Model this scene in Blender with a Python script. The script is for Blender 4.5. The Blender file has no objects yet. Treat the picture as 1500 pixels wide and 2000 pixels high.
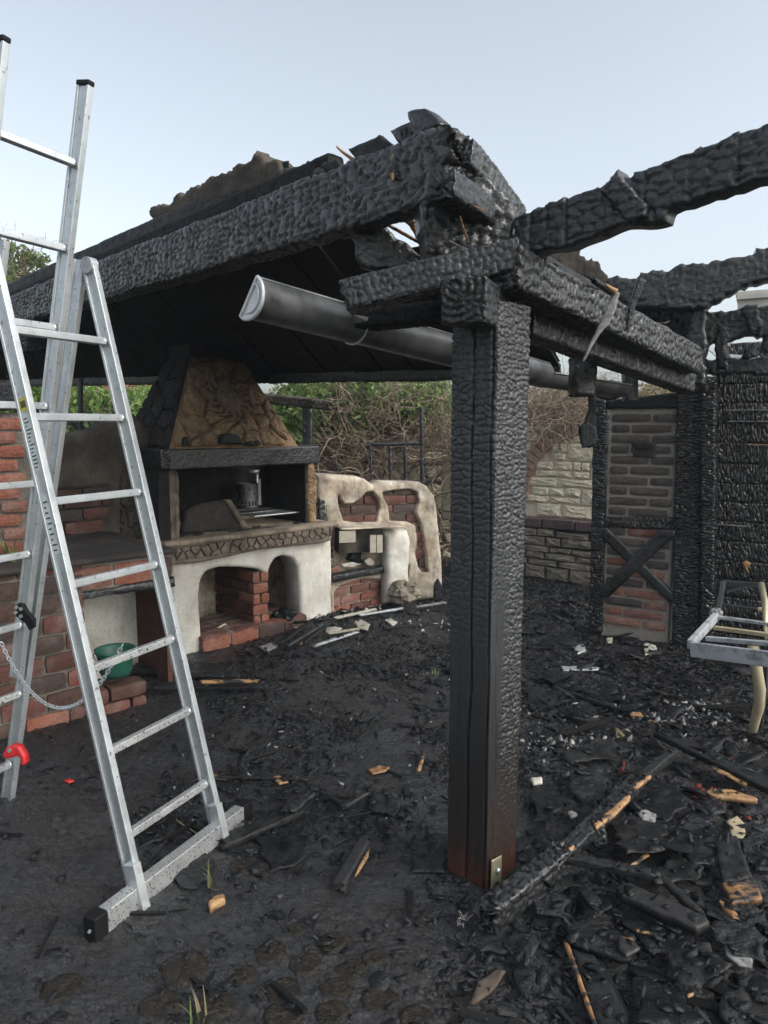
import bpy, math, random
import numpy as np
from mathutils import Vector
random.seed(7); rng = np.random.default_rng(7)
R = math.radians
sc = bpy.context.scene
# ------------------------------------------------------------------ camera
CAM_H = 1.6; FPX = 1389.0; PITCH = math.atan(170/1389.0)
cam = bpy.data.objects.new('camera', bpy.data.cameras.new('camera'))
sc.collection.objects.link(cam); sc.camera = cam
cam.location = (0, 0, CAM_H); cam.rotation_euler = (math.pi/2-PITCH, 0, 0)
cam.data.sensor_fit = 'VERTICAL'; cam.data.sensor_height = 24.0; cam.data.lens = FPX/2000*24.0
cam.data.clip_start = 0.05; cam.data.clip_end = 2000
sc.render.resolution_x = 768; sc.render.resolution_y = 1024
# ------------------------------------------------------------------ sky, sun, exposure
SUN_EL, SUN_AZ = 38.0, 122.0          # azimuth clockwise from +Y: soft hazy sun low on the right
w = bpy.data.worlds.new("World"); sc.world = w; w.use_nodes = True
nt = w.node_tree; nt.nodes.clear()
sky = nt.nodes.new('ShaderNodeTexSky'); sky.sky_type = 'NISHITA'; sky.sun_disc = False
sky.sun_elevation = R(SUN_EL); sky.sun_rotation = R(SUN_AZ)
sky.air_density = 1.0; sky.dust_density = 4.0; sky.ozone_density = 1.0
hs = nt.nodes.new('ShaderNodeHueSaturation'); hs.inputs['Saturation'].default_value = 0.38; hs.inputs['Value'].default_value = 1.0
bg = nt.nodes.new('ShaderNodeBackground'); bg.inputs['Strength'].default_value = 0.15
out = nt.nodes.new('ShaderNodeOutputWorld')
nt.links.new(sky.outputs[0], hs.inputs['Color']); tm = nt.nodes.new('ShaderNodeMix'); tm.data_type = 'RGBA'; tm.blend_type = 'MULTIPLY'; tm.inputs[0].default_value = 1; tm.inputs[7].default_value = (.95, .985, .98, 1)
nt.links.new(hs.outputs[0], tm.inputs[6]); nt.links.new(tm.outputs[2], bg.inputs['Color']); nt.links.new(bg.outputs[0], out.inputs[0])
sun = bpy.data.objects.new('sun', bpy.data.lights.new('sun', 'SUN')); sc.collection.objects.link(sun)
sun.data.energy = 0.5; sun.data.angle = R(18); sun.data.color = (1, 0.95, 0.88)
sd = Vector((math.sin(R(SUN_AZ))*math.cos(R(SUN_EL)), math.cos(R(SUN_AZ))*math.cos(R(SUN_EL)), math.sin(R(SUN_EL))))
sun.rotation_euler = sd.to_track_quat('Z', 'Y').to_euler()
vs = sc.view_settings; vs.view_transform = 'Standard'; vs.look = 'None'; vs.exposure = 0.95; vs.gamma = 1.0; vs.use_curve_mapping = False
sc.render.engine = 'CYCLES'

# ------------------------------------------------------------------ geometry helpers
CP, SP = math.cos(PITCH), math.sin(PITCH)
def ray(px, py):
    x = (px-750)/FPX; v = (1000-py)/FPX
    return np.array((x, CP+v*SP, -SP+v*CP))
def P(px, py, Y):
    r = ray(px, py); return np.array((0, 0, CAM_H))+r*(Y/r[1])
def G(px, py, z=0.0):
    r = ray(px, py); return np.array((0, 0, CAM_H))+r*((z-CAM_H)/r[2])
def unit(v):
    v = np.asarray(v, float); return v/np.linalg.norm(v)
class Frame:
    """in-plane axes u (along) and v (up), n points to the back"""
    def __init__(s, o, u, v=(0, 0, 1)):
        s.o = np.asarray(o, float); s.u = unit(u); s.v = unit(np.asarray(v, float)-np.dot(v, s.u)*s.u)
        n = np.cross(s.v, s.u); s.n = n if True else -n
    def pt(s, a, d, z):
        a = np.asarray(a, float); d = np.asarray(d, float); z = np.asarray(z, float)
        a, d, z = np.broadcast_arrays(a, d, z)
        return s.o+a[..., None]*s.u+d[..., None]*s.n+z[..., None]*s.v
    def px(s, px, py, d=0.0):
        r = ray(px, py); c = np.array((0, 0, CAM_H)); o = s.o+s.n*d
        k = np.dot(o-c, s.n)/np.dot(r, s.n); q = c+r*k-s.o
        return (float(np.dot(q, s.u)), float(np.dot(q, s.v)))
    def pxs(s, pts, d=0.0): return [s.px(x, y, d) for x, y in pts]
def azf(o, az): return Frame(o, (math.sin(R(az)), math.cos(R(az)), 0))

def tag(o, label=None, cat=None, group=None, kind=None):
    if label: o['label'] = label
    if cat: o['category'] = cat
    if group: o['group'] = group
    if kind: o['kind'] = kind
    return o
def link(o, parent=None):
    sc.collection.objects.link(o)
    if parent is not None: o.parent = parent
    return o
def empty(name, loc, label, cat, group=None):
    o = bpy.data.objects.new(name, None); o.location = tuple(loc); o.empty_display_size = .1
    link(o); tag(o, label, cat, group)
    return o
def place(o, parent):
    """parent while keeping world coordinates"""
    if parent is not None:
        o.parent = parent; L = Vector((0, 0, 0)); q = parent
        while q is not None: L += q.location; q = q.parent
        o.location = Vector(o.location)-L
    return o
def mk(name, V, F, mat, parent=None, uv=None, smooth=False, att=None):
    """V (n,3); F (m,4) or (m,3) array, or a list of polygons; uv per vertex"""
    me = bpy.data.meshes.new(name)
    V = np.asarray(V, dtype=np.float32)
    if isinstance(F, np.ndarray):
        k = F.shape[1]; m = len(F)
        me.vertices.add(len(V)); me.vertices.foreach_set('co', V.ravel())
        me.loops.add(m*k); me.loops.foreach_set('vertex_index', F.astype(np.int32).ravel())
        me.polygons.add(m); me.polygons.foreach_set('loop_start', np.arange(0, m*k, k, dtype=np.int32))
        me.polygons.foreach_set('loop_total', np.full(m, k, dtype=np.int32))
        me.update(calc_edges=True); me.validate()
    else:
        me.from_pydata(V.tolist(), [], [tuple(int(i) for i in f) for f in F]); me.update()
    if uv is not None:
        l = me.uv_layers.new(name='UVMap'); idx = np.empty(len(me.loops), dtype=np.int32)
        me.loops.foreach_get('vertex_index', idx)
        l.data.foreach_set('uv', np.asarray(uv, dtype=np.float32)[idx].ravel())
    if att is not None:
        A = me.attributes.new('crest', 'FLOAT', 'POINT'); A.data.foreach_set('value', np.asarray(att, dtype=np.float32))
    if smooth: me.polygons.foreach_set('use_smooth', np.ones(len(me.polygons), dtype=bool))
    me.materials.append(mat)
    o = bpy.data.objects.new(name, me); link(o); place(o, parent)
    return o
def share(name, me, M, parent, mat=None):
    o = bpy.data.objects.new(name, me); o.matrix_world = M; link(o)
    if parent is not None:
        o.parent = parent; L = Vector((0, 0, 0)); q = parent
        while q is not None: L += q.location; q = q.parent
        o.location = Vector(o.location)-L
    return o
class MB:
    def __init__(s): s.v = []; s.f = []
    def add(s, V, F):
        b = len(s.v); s.v += [tuple(map(float, p)) for p in V]; s.f += [tuple(i+b for i in f) for f in F]
    def box(s, p0, p1, w, h, up=(0, 0, 1)):
        p0 = np.asarray(p0, float); p1 = np.asarray(p1, float); a = unit(p1-p0)
        side = np.cross(a, up); 
        if np.linalg.norm(side) < 1e-5: side = np.cross(a, (0, 1, 0))
        side = unit(side); u2 = np.cross(side, a)
        V = []
        for q in (p0, p1):
            for i, j in ((-1, -1), (1, -1), (1, 1), (-1, 1)): V.append(q+side*i*w/2+u2*j*h/2)
        s.add(V, [(0, 3, 2, 1), (4, 5, 6, 7), (0, 1, 5, 4), (1, 2, 6, 5), (2, 3, 7, 6), (3, 0, 4, 7)])
    def tube(s, pts, r, n=8, caps=True):
        pts = [np.asarray(p, float) for p in pts]; V = []; F = []; m = len(pts)
        ref = np.array((0.13, 0.27, 1.0)); 
        for i, p in enumerate(pts):
            t = unit(pts[min(i+1, m-1)]-pts[max(i-1, 0)]); a = np.cross(t, ref)
            if np.linalg.norm(a) < 1e-3: a = np.cross(t, (1, 0, 0))
            a = unit(a); b = np.cross(t, a); rr = r[i] if hasattr(r, '__len__') else r
            for k in range(n):
                an = 2*math.pi*k/n; V.append(p+rr*(a*math.cos(an)+b*math.sin(an)))
        for i in range(m-1):
            for k in range(n): F.append((i*n+k, i*n+(k+1) % n, (i+1)*n+(k+1) % n, (i+1)*n+k))
        if caps: F.append(tuple(range(n-1, -1, -1))); F.append(tuple((m-1)*n+k for k in range(n)))
        s.add(V, F)
    def build(s, name, mat, parent=None, smooth=False, bevel=0):
        o = mk(name, s.v, s.f, mat, parent, smooth=smooth)
        if bevel:
            b = o.modifiers.new('bevel', 'BEVEL'); b.width = bevel; b.segments = 2; b.limit_method = 'ANGLE'
            o.data.polygons.foreach_set('use_smooth', np.ones(len(o.data.polygons), dtype=bool))
            wn = o.modifiers.new('wn', 'WEIGHTED_NORMAL')
        return o
# noise
def h2(i, j, s=0):
    n = (i.astype(np.int64)*374761393+j.astype(np.int64)*668265263+s*974634777) & 0x7fffffff
    n = ((n ^ (n >> 13))*1274126177) & 0x7fffffff
    return ((n ^ (n >> 16)) & 0xffffff)/float(0xffffff)
def vn(x, y, s=0):
    xi = np.floor(x); yi = np.floor(y); fx = x-xi; fy = y-yi
    fx = fx*fx*(3-2*fx); fy = fy*fy*(3-2*fy); a = h2(xi, yi, s); b = h2(xi+1, yi, s); c = h2(xi, yi+1, s); d = h2(xi+1, yi+1, s)
    return (a*(1-fx)+b*fx)*(1-fy)+(c*(1-fx)+d*fx)*fy
def fbm(x, y, o=4, s=0):
    t = 0; a = .5
    for k in range(o): t = t+a*(vn(x*2**k, y*2**k, s+k*17)-.5); a *= .5
    return t
def cells(x, y, s=0):
    """F1, F2 distance of a jittered grid"""
    xi = np.floor(x); yi = np.floor(y); f1 = np.full(x.shape, 9.); f2 = np.full(x.shape, 9.)
    for a in (-1, 0, 1):
        for b in (-1, 0, 1):
            cx = xi+a; cy = yi+b; dx = cx+.08+.84*h2(cx, cy, s)-x; dy = cy+.1+.8*h2(cx, cy, s+5)-y
            d = (np.abs(dx)**4+np.abs(dy)**4)**.25; m = d < f1; f2 = np.where(m, f1, np.minimum(f2, d)); f1 = np.where(m, d, f1)
    return f1, f2
def gator(u, v, cu=.03, cv=.018, s=0):
    """alligator char: pillows parted by cracks, 0..1"""
    wu = u+.35*cu*(fbm(u/cu*.7, v/cv*.7, 2, s)*2); f1, f2 = cells(wu/cu, v/cv, s)
    g1, g2 = cells(wu/cu*2.1+7, v/cv*1.9, s+31); sc_ = .5+.5*np.clip(fbm(u/.25, v/.2, 2, s+4)*3+.5, 0, 1)
    return np.clip((f2-f1)*4.2, 0, 1)**.6*(.66+.22*np.clip((g2-g1)*3.5, 0, 1)**.6*sc_+.12*fbm(u/.006, v/.006, 2, s))+.06*fbm(u/.02, v/.012, 2, s+8)
def grid_faces(nu, nv, wrap=False):
    i = np.arange(nu-1)[:, None]; j = np.arange(nv if wrap else nv-1)[None, :]; j2 = (j+1) % nv
    a = i*nv+j; b = i*nv+j2; c = (i+1)*nv+j2; d = (i+1)*nv+j
    return np.stack([a, d, c, b], -1).reshape(-1, 4)
def beam(name, p0, p1, w, h, mat, parent=None, res=.01, cell=(.035, .02), amp=.006, low=.006, up=(0, 0, 1), seed=0, r=.012,
         ends=(0, 0), topf=None, extra=None, sag=0, roll=0):
    """charred timber with displaced surface; ends = raggedness; topf(t) scales section"""
    p0 = np.asarray(p0, float); p1 = np.asarray(p1, float); L = np.linalg.norm(p1-p0); a = (p1-p0)/L
    side = np.cross(a, up)
    if np.linalg.norm(side) < 1e-4: side = np.cross(a, (0, 1, 0))
    side = unit(side); u2 = np.cross(side, a)
    if roll: side, u2 = side*math.cos(roll)+u2*math.sin(roll), u2*math.cos(roll)-side*math.sin(roll)
    nu = max(3, int(L/res)+1); per = 2*(w+h); nv = max(8, int(per/res))
    q = np.linspace(0, per, nv, endpoint=False)
    y = np.empty(nv); z = np.empty(nv); ny = np.empty(nv); nz = np.empty(nv)
    for k, s in enumerate(q):
        if s < w: y[k] = -w/2+s; z[k] = -h/2
        elif s < w+h: y[k] = w/2; z[k] = -h/2+(s-w)
        elif s < 2*w+h: y[k] = w/2-(s-w-h); z[k] = h/2
        else: y[k] = -w/2; z[k] = h/2-(s-2*w-h)
    iy = np.clip(y, -w/2+r, w/2-r); iz = np.clip(z, -h/2+r, h/2-r)
    dy = y-iy; dz = z-iz; dl = np.sqrt(dy*dy+dz*dz)+1e-9; ny = dy/dl; nz = dz/dl
    y = iy+ny*r; z = iz+nz*r
    t = np.linspace(0, 1, nu); U, Q = np.meshgrid(t*L, q, indexing='ij')
    # wrap-free noise coordinate
    g = gator(U+seed*3.1, Q+seed*1.7, cell[0], cell[1], seed)
    disp = amp*(g-.6)+low*2*fbm(U/.15+seed, Q/.12, 2, seed+3)
    if extra is not None:
        ex = extra(U, Q, y, z); disp = disp+ex
        if amp == 0: g = np.clip(ex/.016+.5, 0, 1)
    sec = np.ones(nu) if topf is None else np.array([topf(x) for x in t])
    Y = y[None, :]*sec[:, None]+ny[None, :]*disp; Z = z[None, :]*sec[:, None]+nz[None, :]*disp
    UU = U.copy()
    for e, s0 in ((0, -1), (1, 1)):
        if ends[e]:
            wgt = np.clip(1-np.abs((U/L)-(0 if e == 0 else 1))*L/(ends[e]*3), 0, 1)
            UU += s0*wgt*ends[e]*(fbm(Q/.02+seed, Q*0+7*e+seed, 3, seed+9)*3-.5)
    rings = []
    for e in (0, 1):                                   # caps of shrinking rings
        cs = []
        for kk, sh in enumerate((.97, .93, .87, .8, .72, .64, .56, .48, .4, .32, .24, .16, .08)):
            i = 0 if e == 0 else nu-1
            hh = amp*.9*(gator(Y[i]*sh+9, Z[i]*sh+3, cell[1]*.9, cell[1]*.9, seed+e)-.6)+.003*np.sin(np.hypot(Y[i]*sh+w*.2, Z[i]*sh-h*.3)/.0035)
            cs.append((UU[i]*1.0+(-1 if e == 0 else 1)*(hh+.003), Y[i]*sh, Z[i]*sh))
        rings.append(cs)
    R0 = rings[0][::-1]; R1 = rings[1]
    UA = np.vstack([r_[0] for r_ in R0]+[UU]+[r_[0] for r_ in R1])
    YA = np.vstack([r_[1] for r_ in R0]+[Y]+[r_[1] for r_ in R1]); ZA = np.vstack([r_[2] for r_ in R0]+[Z]+[r_[2] for r_ in R1])
    N = UA.shape[0]
    V = p0+UA[..., None]*a+YA[..., None]*side+ZA[..., None]*u2
    if sag: V[..., 2] -= sag*np.sin(np.pi*np.clip(UA/L, 0, 1))
    F = grid_faces(N, nv, True)
    V = V.reshape(-1, 3); V = np.vstack([V, V[:nv].mean(0), V[-nv:].mean(0)])
    c0 = len(V)-2; c1 = len(V)-1; j = np.arange(nv); j2 = (j+1) % nv; b = (N-1)*nv
    T = np.concatenate([np.stack([j, j2, np.full(nv, c0), np.full(nv, c0)], 1), np.stack([b+j2, b+j, np.full(nv, c1), np.full(nv, c1)], 1)])
    uv = np.stack([UA+seed*.37, np.broadcast_to(q, UA.shape)+seed*.71], -1).reshape(-1, 2); uv = np.vstack([uv, uv[0], uv[-1]])
    at = np.vstack([np.full((len(R0), nv), .45), g, np.full((len(R1), nv), .45)]).ravel(); at = np.append(at, (.45, .45))
    polys_q = F
    me_faces = [tuple(x) for x in polys_q.tolist()]+[tuple(x[:3]) for x in T.tolist()]
    return mk(name, V, me_faces, mat, parent, uv=uv, smooth=True, att=at)
def sdf(px, pz, poly):
    """signed distance, positive inside; also nearest boundary point"""
    poly = np.asarray(poly, float); n = len(poly); best = np.full(px.shape, 1e9); bx = np.zeros(px.shape); bz = np.zeros(px.shape)
    ins = np.zeros(px.shape, bool)
    for i in range(n):
        a = poly[i]; b = poly[(i+1) % n]; e = b-a; L2 = e@e+1e-12
        t = np.clip(((px-a[0])*e[0]+(pz-a[1])*e[1])/L2, 0, 1); qx = a[0]+t*e[0]; qz = a[1]+t*e[1]
        d = (px-qx)**2+(pz-qz)**2; m = d < best; best = np.where(m, d, best); bx = np.where(m, qx, bx); bz = np.where(m, qz, bz)
        c = ((a[1] > pz) != (b[1] > pz)); 
        with np.errstate(divide='ignore', invalid='ignore'): xx = (b[0]-a[0])*(pz-a[1])/(b[1]-a[1]+1e-15)+a[0]
        ins ^= (c & (px < xx))
    return np.where(ins, 1, -1)*np.sqrt(best), bx, bz
def plate(name, fr, outline, mat, parent=None, thick=.1, res=.012, r=.02, holes=(), hole_depth=.02, hole_r=.015, front=None, d0=0.0,
          jag=0, jagf=.03, seed=0, seg=None):
    """solid plate with traced outline: rounded front, straight sides, flat back; holes are shallow recesses"""
    if jag:
        o2 = []; n = len(outline)
        for i in range(n):
            a = np.array(outline[i]); b = np.array(outline[(i+1) % n]); m = max(1, int(np.linalg.norm(b-a)/jagf))
            for k in range(m):
                q = a+(b-a)*k/m; nn = np.array((-(b-a)[1], (b-a)[0])); nn = nn/(np.linalg.norm(nn)+1e-9)
                o2.append(tuple(q+nn*jag*(random.random()*2-1)+(b-a)/(np.linalg.norm(b-a)+1e-9)*jagf*.3*(random.random()-.5)))
        outline = o2
    po = np.array(outline); x0, z0 = po.min(0)-res; x1, z1 = po.max(0)+res
    nx = int((x1-x0)/res)+2; nz = int((z1-z0)/res)+2
    X, Z = np.meshgrid(x0+np.arange(nx)*res, z0+np.arange(nz)*res, indexing='ij')
    D, BX, BZ = sdf(X, Z, outline); ins = D > 0
    cell_in = ins[:-1, :-1] | ins[1:, :-1] | ins[:-1, 1:] | ins[1:, 1:]
    X = np.where(ins, X, BX); Z = np.where(ins, Z, BZ); Dp = np.maximum(D, 0)
    e = np.clip(1-Dp/r, 0, 1); d = r*(1-np.sqrt(np.clip(1-e*e, 0, 1)))
    fa = np.full(X.shape, .4)
    if front is not None:
        fv = front(X, Z); d = d-fv*np.clip(Dp/(r*.6)+.25, 0, 1)
        if np.ptp(fv) > 1e-5: fa = (fv-fv.min())/np.ptp(fv)
    for hp in holes:
        hd, _, _ = sdf(X, Z, hp); t = np.clip((hd+hole_r)/(2*hole_r), 0, 1); t = t*t*(3-2*t); d = d+t*hole_depth
    used = np.zeros((nx, nz), bool)
    used[:-1, :-1] |= cell_in; used[1:, :-1] |= cell_in; used[:-1, 1:] |= cell_in; used[1:, 1:] |= cell_in
    idx = -np.ones((nx, nz), int); idx[used] = np.arange(used.sum())
    Vf = fr.pt(X[used], d0+d[used], Z[used]); n = len(Vf); Vb = fr.pt(X[used], d0+thick, Z[used])
    ci, cj = np.nonzero(cell_in)
    f = np.stack([idx[ci, cj], idx[ci+1, cj], idx[ci+1, cj+1], idx[ci, cj+1]], 1)
    back = f[:, ::-1]+n
    E = np.concatenate([f[:, [0, 1]], f[:, [1, 2]], f[:, [2, 3]], f[:, [3, 0]]])
    key = E[:, 0]*10000000+E[:, 1]; rk = E[:, 1]*10000000+E[:, 0]; bd = E[~np.isin(key, rk)]
    sideq = np.stack([bd[:, 1], bd[:, 0], bd[:, 0]+n, bd[:, 1]+n], 1)
    uv1 = np.stack([X[used]+seed, Z[used]+seed*.7], 1); uv = np.vstack([uv1, uv1])
    return mk(name, np.vstack([Vf, Vb]), np.concatenate([f, back, sideq]), mat, parent, uv=uv, smooth=True, att=np.concatenate([fa[used]]*2))
def clip_poly(poly, p, n):
    o = []; m = len(poly)
    for i in range(m):
        a = poly[i]; b = poly[(i+1) % m]; da = (a-p)@n; db = (b-p)@n
        if da <= 0: o.append(a)
        if (da < 0) != (db < 0) and abs(da-db) > 1e-12: o.append(a+(b-a)*da/(da-db))
    return o
def inset(poly, g):
    c = sum(poly)/len(poly); res = list(poly); m = len(poly)
    area = sum(poly[i][0]*poly[(i+1) % m][1]-poly[(i+1) % m][0]*poly[i][1] for i in range(m))
    if area < 0: poly = poly[::-1]; res = list(poly)
    for i in range(m):
        a = poly[i]; b = poly[(i+1) % m]; e = b-a; L = np.linalg.norm(e)
        if L < 1e-6: continue
        n = np.array((e[1], -e[0]))/L; res = clip_poly(res, a-n*g, n)
        if len(res) < 3: return None
    return res
def stone_piece(name, fr, poly, mat, parent, h=.02, rough=.004, d0=0., top=.8):
    """one stone from its outline in the plane: base ring, shoulder ring, rough centre"""
    pts = []
    m = len(poly)
    for i in range(m):
        a = np.asarray(poly[i]); b = np.asarray(poly[(i+1) % m]); pts.append(a)
        if np.linalg.norm(b-a) > .03: pts.append((a+b)/2+np.array((random.uniform(-1, 1), random.uniform(-1, 1)))*rough*.9)
    pts = np.array(pts); c = pts.mean(0); n = len(pts); V = []; F = []
    V += list(fr.pt(pts[:, 0], d0+.004, pts[:, 1])); s1 = c+(pts-c)*.965
    V += list(fr.pt(s1[:, 0], d0-h*(.65+.3*rng.random(n)), s1[:, 1])); s2 = c+(pts-c)*top
    V += list(fr.pt(s2[:, 0], d0-h-rough*rng.random(n), s2[:, 1])); s3 = c+(pts-c)*.35
    V += list(fr.pt(s3[:, 0], d0-h-rough*1.4*rng.random(n), s3[:, 1]))
    for k in range(3):
        for i in range(n): j = (i+1) % n; F.append((k*n+i, k*n+j, (k+1)*n+j, (k+1)*n+i))
    F.append(tuple(3*n+i for i in range(n)))
    return mk(name, V, F, mat, parent, smooth=False)
def voro_stones(name, fr, region, size, mat, parent, gap=.006, h=.02, rough=.004, d0=0., aspect=1.0, jit=.8, holes=(), mats=None, seed=1):
    rg = random.Random(seed); po = np.array(region); x0, z0 = po.min(0); x1, z1 = po.max(0)
    nx = int((x1-x0)/(size*aspect))+2; nz = int((z1-z0)/size)+2; S = []
    for i in range(-1, nx):
        for j in range(-1, nz):
            S.append(np.array((x0+(i+.5+.5*(j % 2)+rg.uniform(-.5, .5)*jit)*size*aspect, z0+(j+.5+rg.uniform(-.5, .5)*jit)*size)))
    box = [np.array(p) for p in ((x0-size, z0-size), (x1+size, z0-size), (x1+size, z1+size), (x0-size, z1+size))]
    outs = []
    for i, s in enumerate(S):
        D, _, _ = sdf(np.array([s[0]]), np.array([s[1]]), region)
        if D[0] < -size*.3: continue
        poly = box
        for j, t in enumerate(S):
            if i == j or abs(t[0]-s[0]) > 3*size*aspect or abs(t[1]-s[1]) > 3*size: continue
            poly = clip_poly(poly, (s+t)/2, (t-s))
            if len(poly) < 3: break
        if len(poly) < 3: continue
        # clip to region edges when region is convex
        R_ = [np.array(p) for p in region]; ar = sum(R_[k][0]*R_[(k+1) % len(R_)][1]-R_[(k+1) % len(R_)][0]*R_[k][1] for k in range(len(R_)))
        if ar < 0: R_ = R_[::-1]
        for k in range(len(R_)):
            e = R_[(k+1) % len(R_)]-R_[k]; n = np.array((e[1], -e[0])); poly = clip_poly(poly, R_[k], n)
            if len(poly) < 3: break
        if len(poly) < 3: continue
        poly = inset(poly, gap)
        if poly is None or len(poly) < 3: continue
        pa = np.array(poly); ar = abs(sum(pa[k][0]*pa[(k+1) % len(pa)][1]-pa[(k+1) % len(pa)][0]*pa[k][1] for k in range(len(pa))))/2
        if ar < size*size*.06: continue
        outs.append(stone_piece(name, fr, poly, (mats[rg.randrange(len(mats))] if mats else mat), parent, h, rough, d0))
    return outs
# bricks share six meshes
_bm = {}
def brick_mesh(L, H, W, mat, k):
    key = (round(L, 3), round(H, 3), mat.name, k)
    if key in _bm: return _bm[key]
    rg = random.Random(hash(key[:2]) % 1000+k); V = []; F = []; nx, nz = 4, 3; b = .006
    for i in range(nx+1):
        for j in range(nz+1):
            x = -L/2+L*i/nx; z = -H/2+H*j/nz; edge = i in (0, nx) or j in (0, nz)
            cr = (i in (0, nx)) and (j in (0, nz))
            V.append((x+rg.uniform(-1, 1)*.0025+(0 if not cr else -math.copysign(b*.6, x)), (b if edge else 0)+rg.uniform(-1, 1)*.0018, z+rg.uniform(-1, 1)*.002+(0 if not cr else -math.copysign(b*.6, z))))
    for i in range(nx):
        for j in range(nz): a = i*(nz+1)+j; F.append((a, a+nz+1, a+nz+2, a+1))
    ring = [i*(nz+1) for i in range(nx)]+[nx*(nz+1)+j for j in range(nz)]+[i*(nz+1)+nz for i in range(nx, 0, -1)]+[j for j in range(nz, 0, -1)]
    n0 = len(V)
    for q in ring: V.append((V[q][0], W, V[q][2]))
    m = len(ring)
    for q in range(m): F.append((ring[(q+1) % m], ring[q], n0+q, n0+(q+1) % m))
    me = bpy.data.meshes.new('brick'); me.from_pydata(V, [], F); me.materials.append(mat); me.update()
    _bm[key] = me; return me
from mathutils import Matrix
def bricks(fr, s0, s1, z0, z1, parent, mats, L=.24, H=.065, g=.011, W=.05, d0=0., test=None, seed=1, start=0):
    rg = random.Random(seed); z = z0; row = start
    while z < z1-.02:
        h = min(H, z1-z); s = s0-((L+g)/2 if row % 2 else 0)
        while s < s1-.02:
            a = max(s, s0); b = min(s+L, s1)
            if b-a > .035 and (test is None or test((a+b)/2, z+h/2, (b-a)/2)):
                mat = rg.choice(mats(((a+b)/2), z) if callable(mats) else mats)
                me = brick_mesh(b-a, h, W, mat, rg.randrange(5)); o = fr.pt((a+b)/2, d0+rg.uniform(-.003, .003), z+h/2)
                M = Matrix(((fr.u[0], fr.n[0], fr.v[0], o[0]), (fr.u[1], fr.n[1], fr.v[1], o[1]), (fr.u[2], fr.n[2], fr.v[2], o[2]), (0, 0, 0, 1)))
                share('brick', me, M, parent)
            s += L+g
        z += H+g; row += 1
# ------------------------------------------------------------------ materials
class NT:
    def __init__(s, name):
        s.m = bpy.data.materials.new(name); s.m.use_nodes = True; s.t = s.m.node_tree; s.b = s.t.nodes['Principled BSDF']; s._c = {}
    def n(s, t, **kw):
        x = s.t.nodes.new(t)
        for k, v in kw.items():
            if k in x.inputs: x.inputs[k].default_value = v
            else: setattr(x, k, v)
        return x
    def l(s, a, b): s.t.links.new(a, b)
    def coord(s, kind='Object', scale=(1, 1, 1)):
        key = (kind, tuple(scale))
        if key not in s._c:
            c = s._c.setdefault('tc', s.t.nodes.new('ShaderNodeTexCoord')); src = c.outputs[kind]
            if kind == 'World': src = s.n('ShaderNodeNewGeometry').outputs['Position']
            mp = s.n('ShaderNodeMapping'); mp.inputs['Scale'].default_value = scale; s.l(src, mp.inputs[0]); s._c[key] = mp.outputs[0]
        return s._c[key]
    def pos(s, scale=1.0):
        key = ('pos', scale if not hasattr(scale, '__len__') else tuple(scale))
        if key not in s._c:
            g = s.n('ShaderNodeNewGeometry'); mp = s.n('ShaderNodeMapping')
            mp.inputs['Scale'].default_value = (scale,)*3 if not hasattr(scale, '__len__') else scale
            s.l(g.outputs['Position'], mp.inputs[0]); s._c[key] = mp.outputs[0]
        return s._c[key]
    def noise(s, v, scale=5, detail=5, rough=.6, out='Fac'):
        x = s.n('ShaderNodeTexNoise', Scale=scale, Detail=detail, Roughness=rough); s.l(v, x.inputs['Vector']); return x.outputs[out]
    def ramp(s, f, stops, interp='LINEAR'):
        r = s.n('ShaderNodeValToRGB'); r.color_ramp.interpolation = interp; e = r.color_ramp.elements
        while len(e) < len(stops): e.new(.5)
        for i, (p, c) in enumerate(stops):
            e[i].position = p; e[i].color = (c[0], c[1], c[2], 1) if hasattr(c, '__len__') else (c, c, c, 1)
        s.l(f, r.inputs[0]); return r.outputs[0]
    def mix(s, f, a, b, bt='MIX'):
        m = s.n('ShaderNodeMix', data_type='RGBA', blend_type=bt)
        for sock, val in ((m.inputs[0], f), (m.inputs[6], a), (m.inputs[7], b)):
            if hasattr(val, 'is_linked') or isinstance(val, bpy.types.NodeSocket): s.l(val, sock)
            elif hasattr(val, '__len__'): sock.default_value = (val[0], val[1], val[2], 1)
            else: sock.default_value = val
        return m.outputs[2]
    def math(s, op, a, b=0.0, c=None):
        m = s.n('ShaderNodeMath', operation=op)
        for i, v in enumerate((a, b) if c is None else (a, b, c)):
            if isinstance(v, bpy.types.NodeSocket): s.l(v, m.inputs[i])
            else: m.inputs[i].default_value = v
        return m.outputs[0]
    def bump(s, hgt, dist=.01, strength=1.0, prev=None):
        b = s.n('ShaderNodeBump', Distance=dist, Strength=strength); s.l(hgt, b.inputs['Height'])
        if prev is not None: s.l(prev, b.inputs['Normal'])
        return b.outputs[0]
    def z(s):
        g = s.n('ShaderNodeNewGeometry'); x = s.n('ShaderNodeSeparateXYZ'); s.l(g.outputs['Position'], x.inputs[0]); return x.outputs
    def fin(s, col=None, rough=None, nrm=None, spec=.5, metal=0.0):
        for k, v in (('Base Color', col), ('Roughness', rough), ('Normal', nrm), ('Metallic', metal), ('Specular IOR Level', spec)):
            if v is None: continue
            if isinstance(v, bpy.types.NodeSocket): s.l(v, s.b.inputs[k])
            elif hasattr(v, '__len__'): s.b.inputs[k].default_value = (v[0], v[1], v[2], 1)
            else: s.b.inputs[k].default_value = v
        return s.m
    def rnd(s): return s.n('ShaderNodeObjectInfo').outputs['Random']
M = {}
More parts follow.
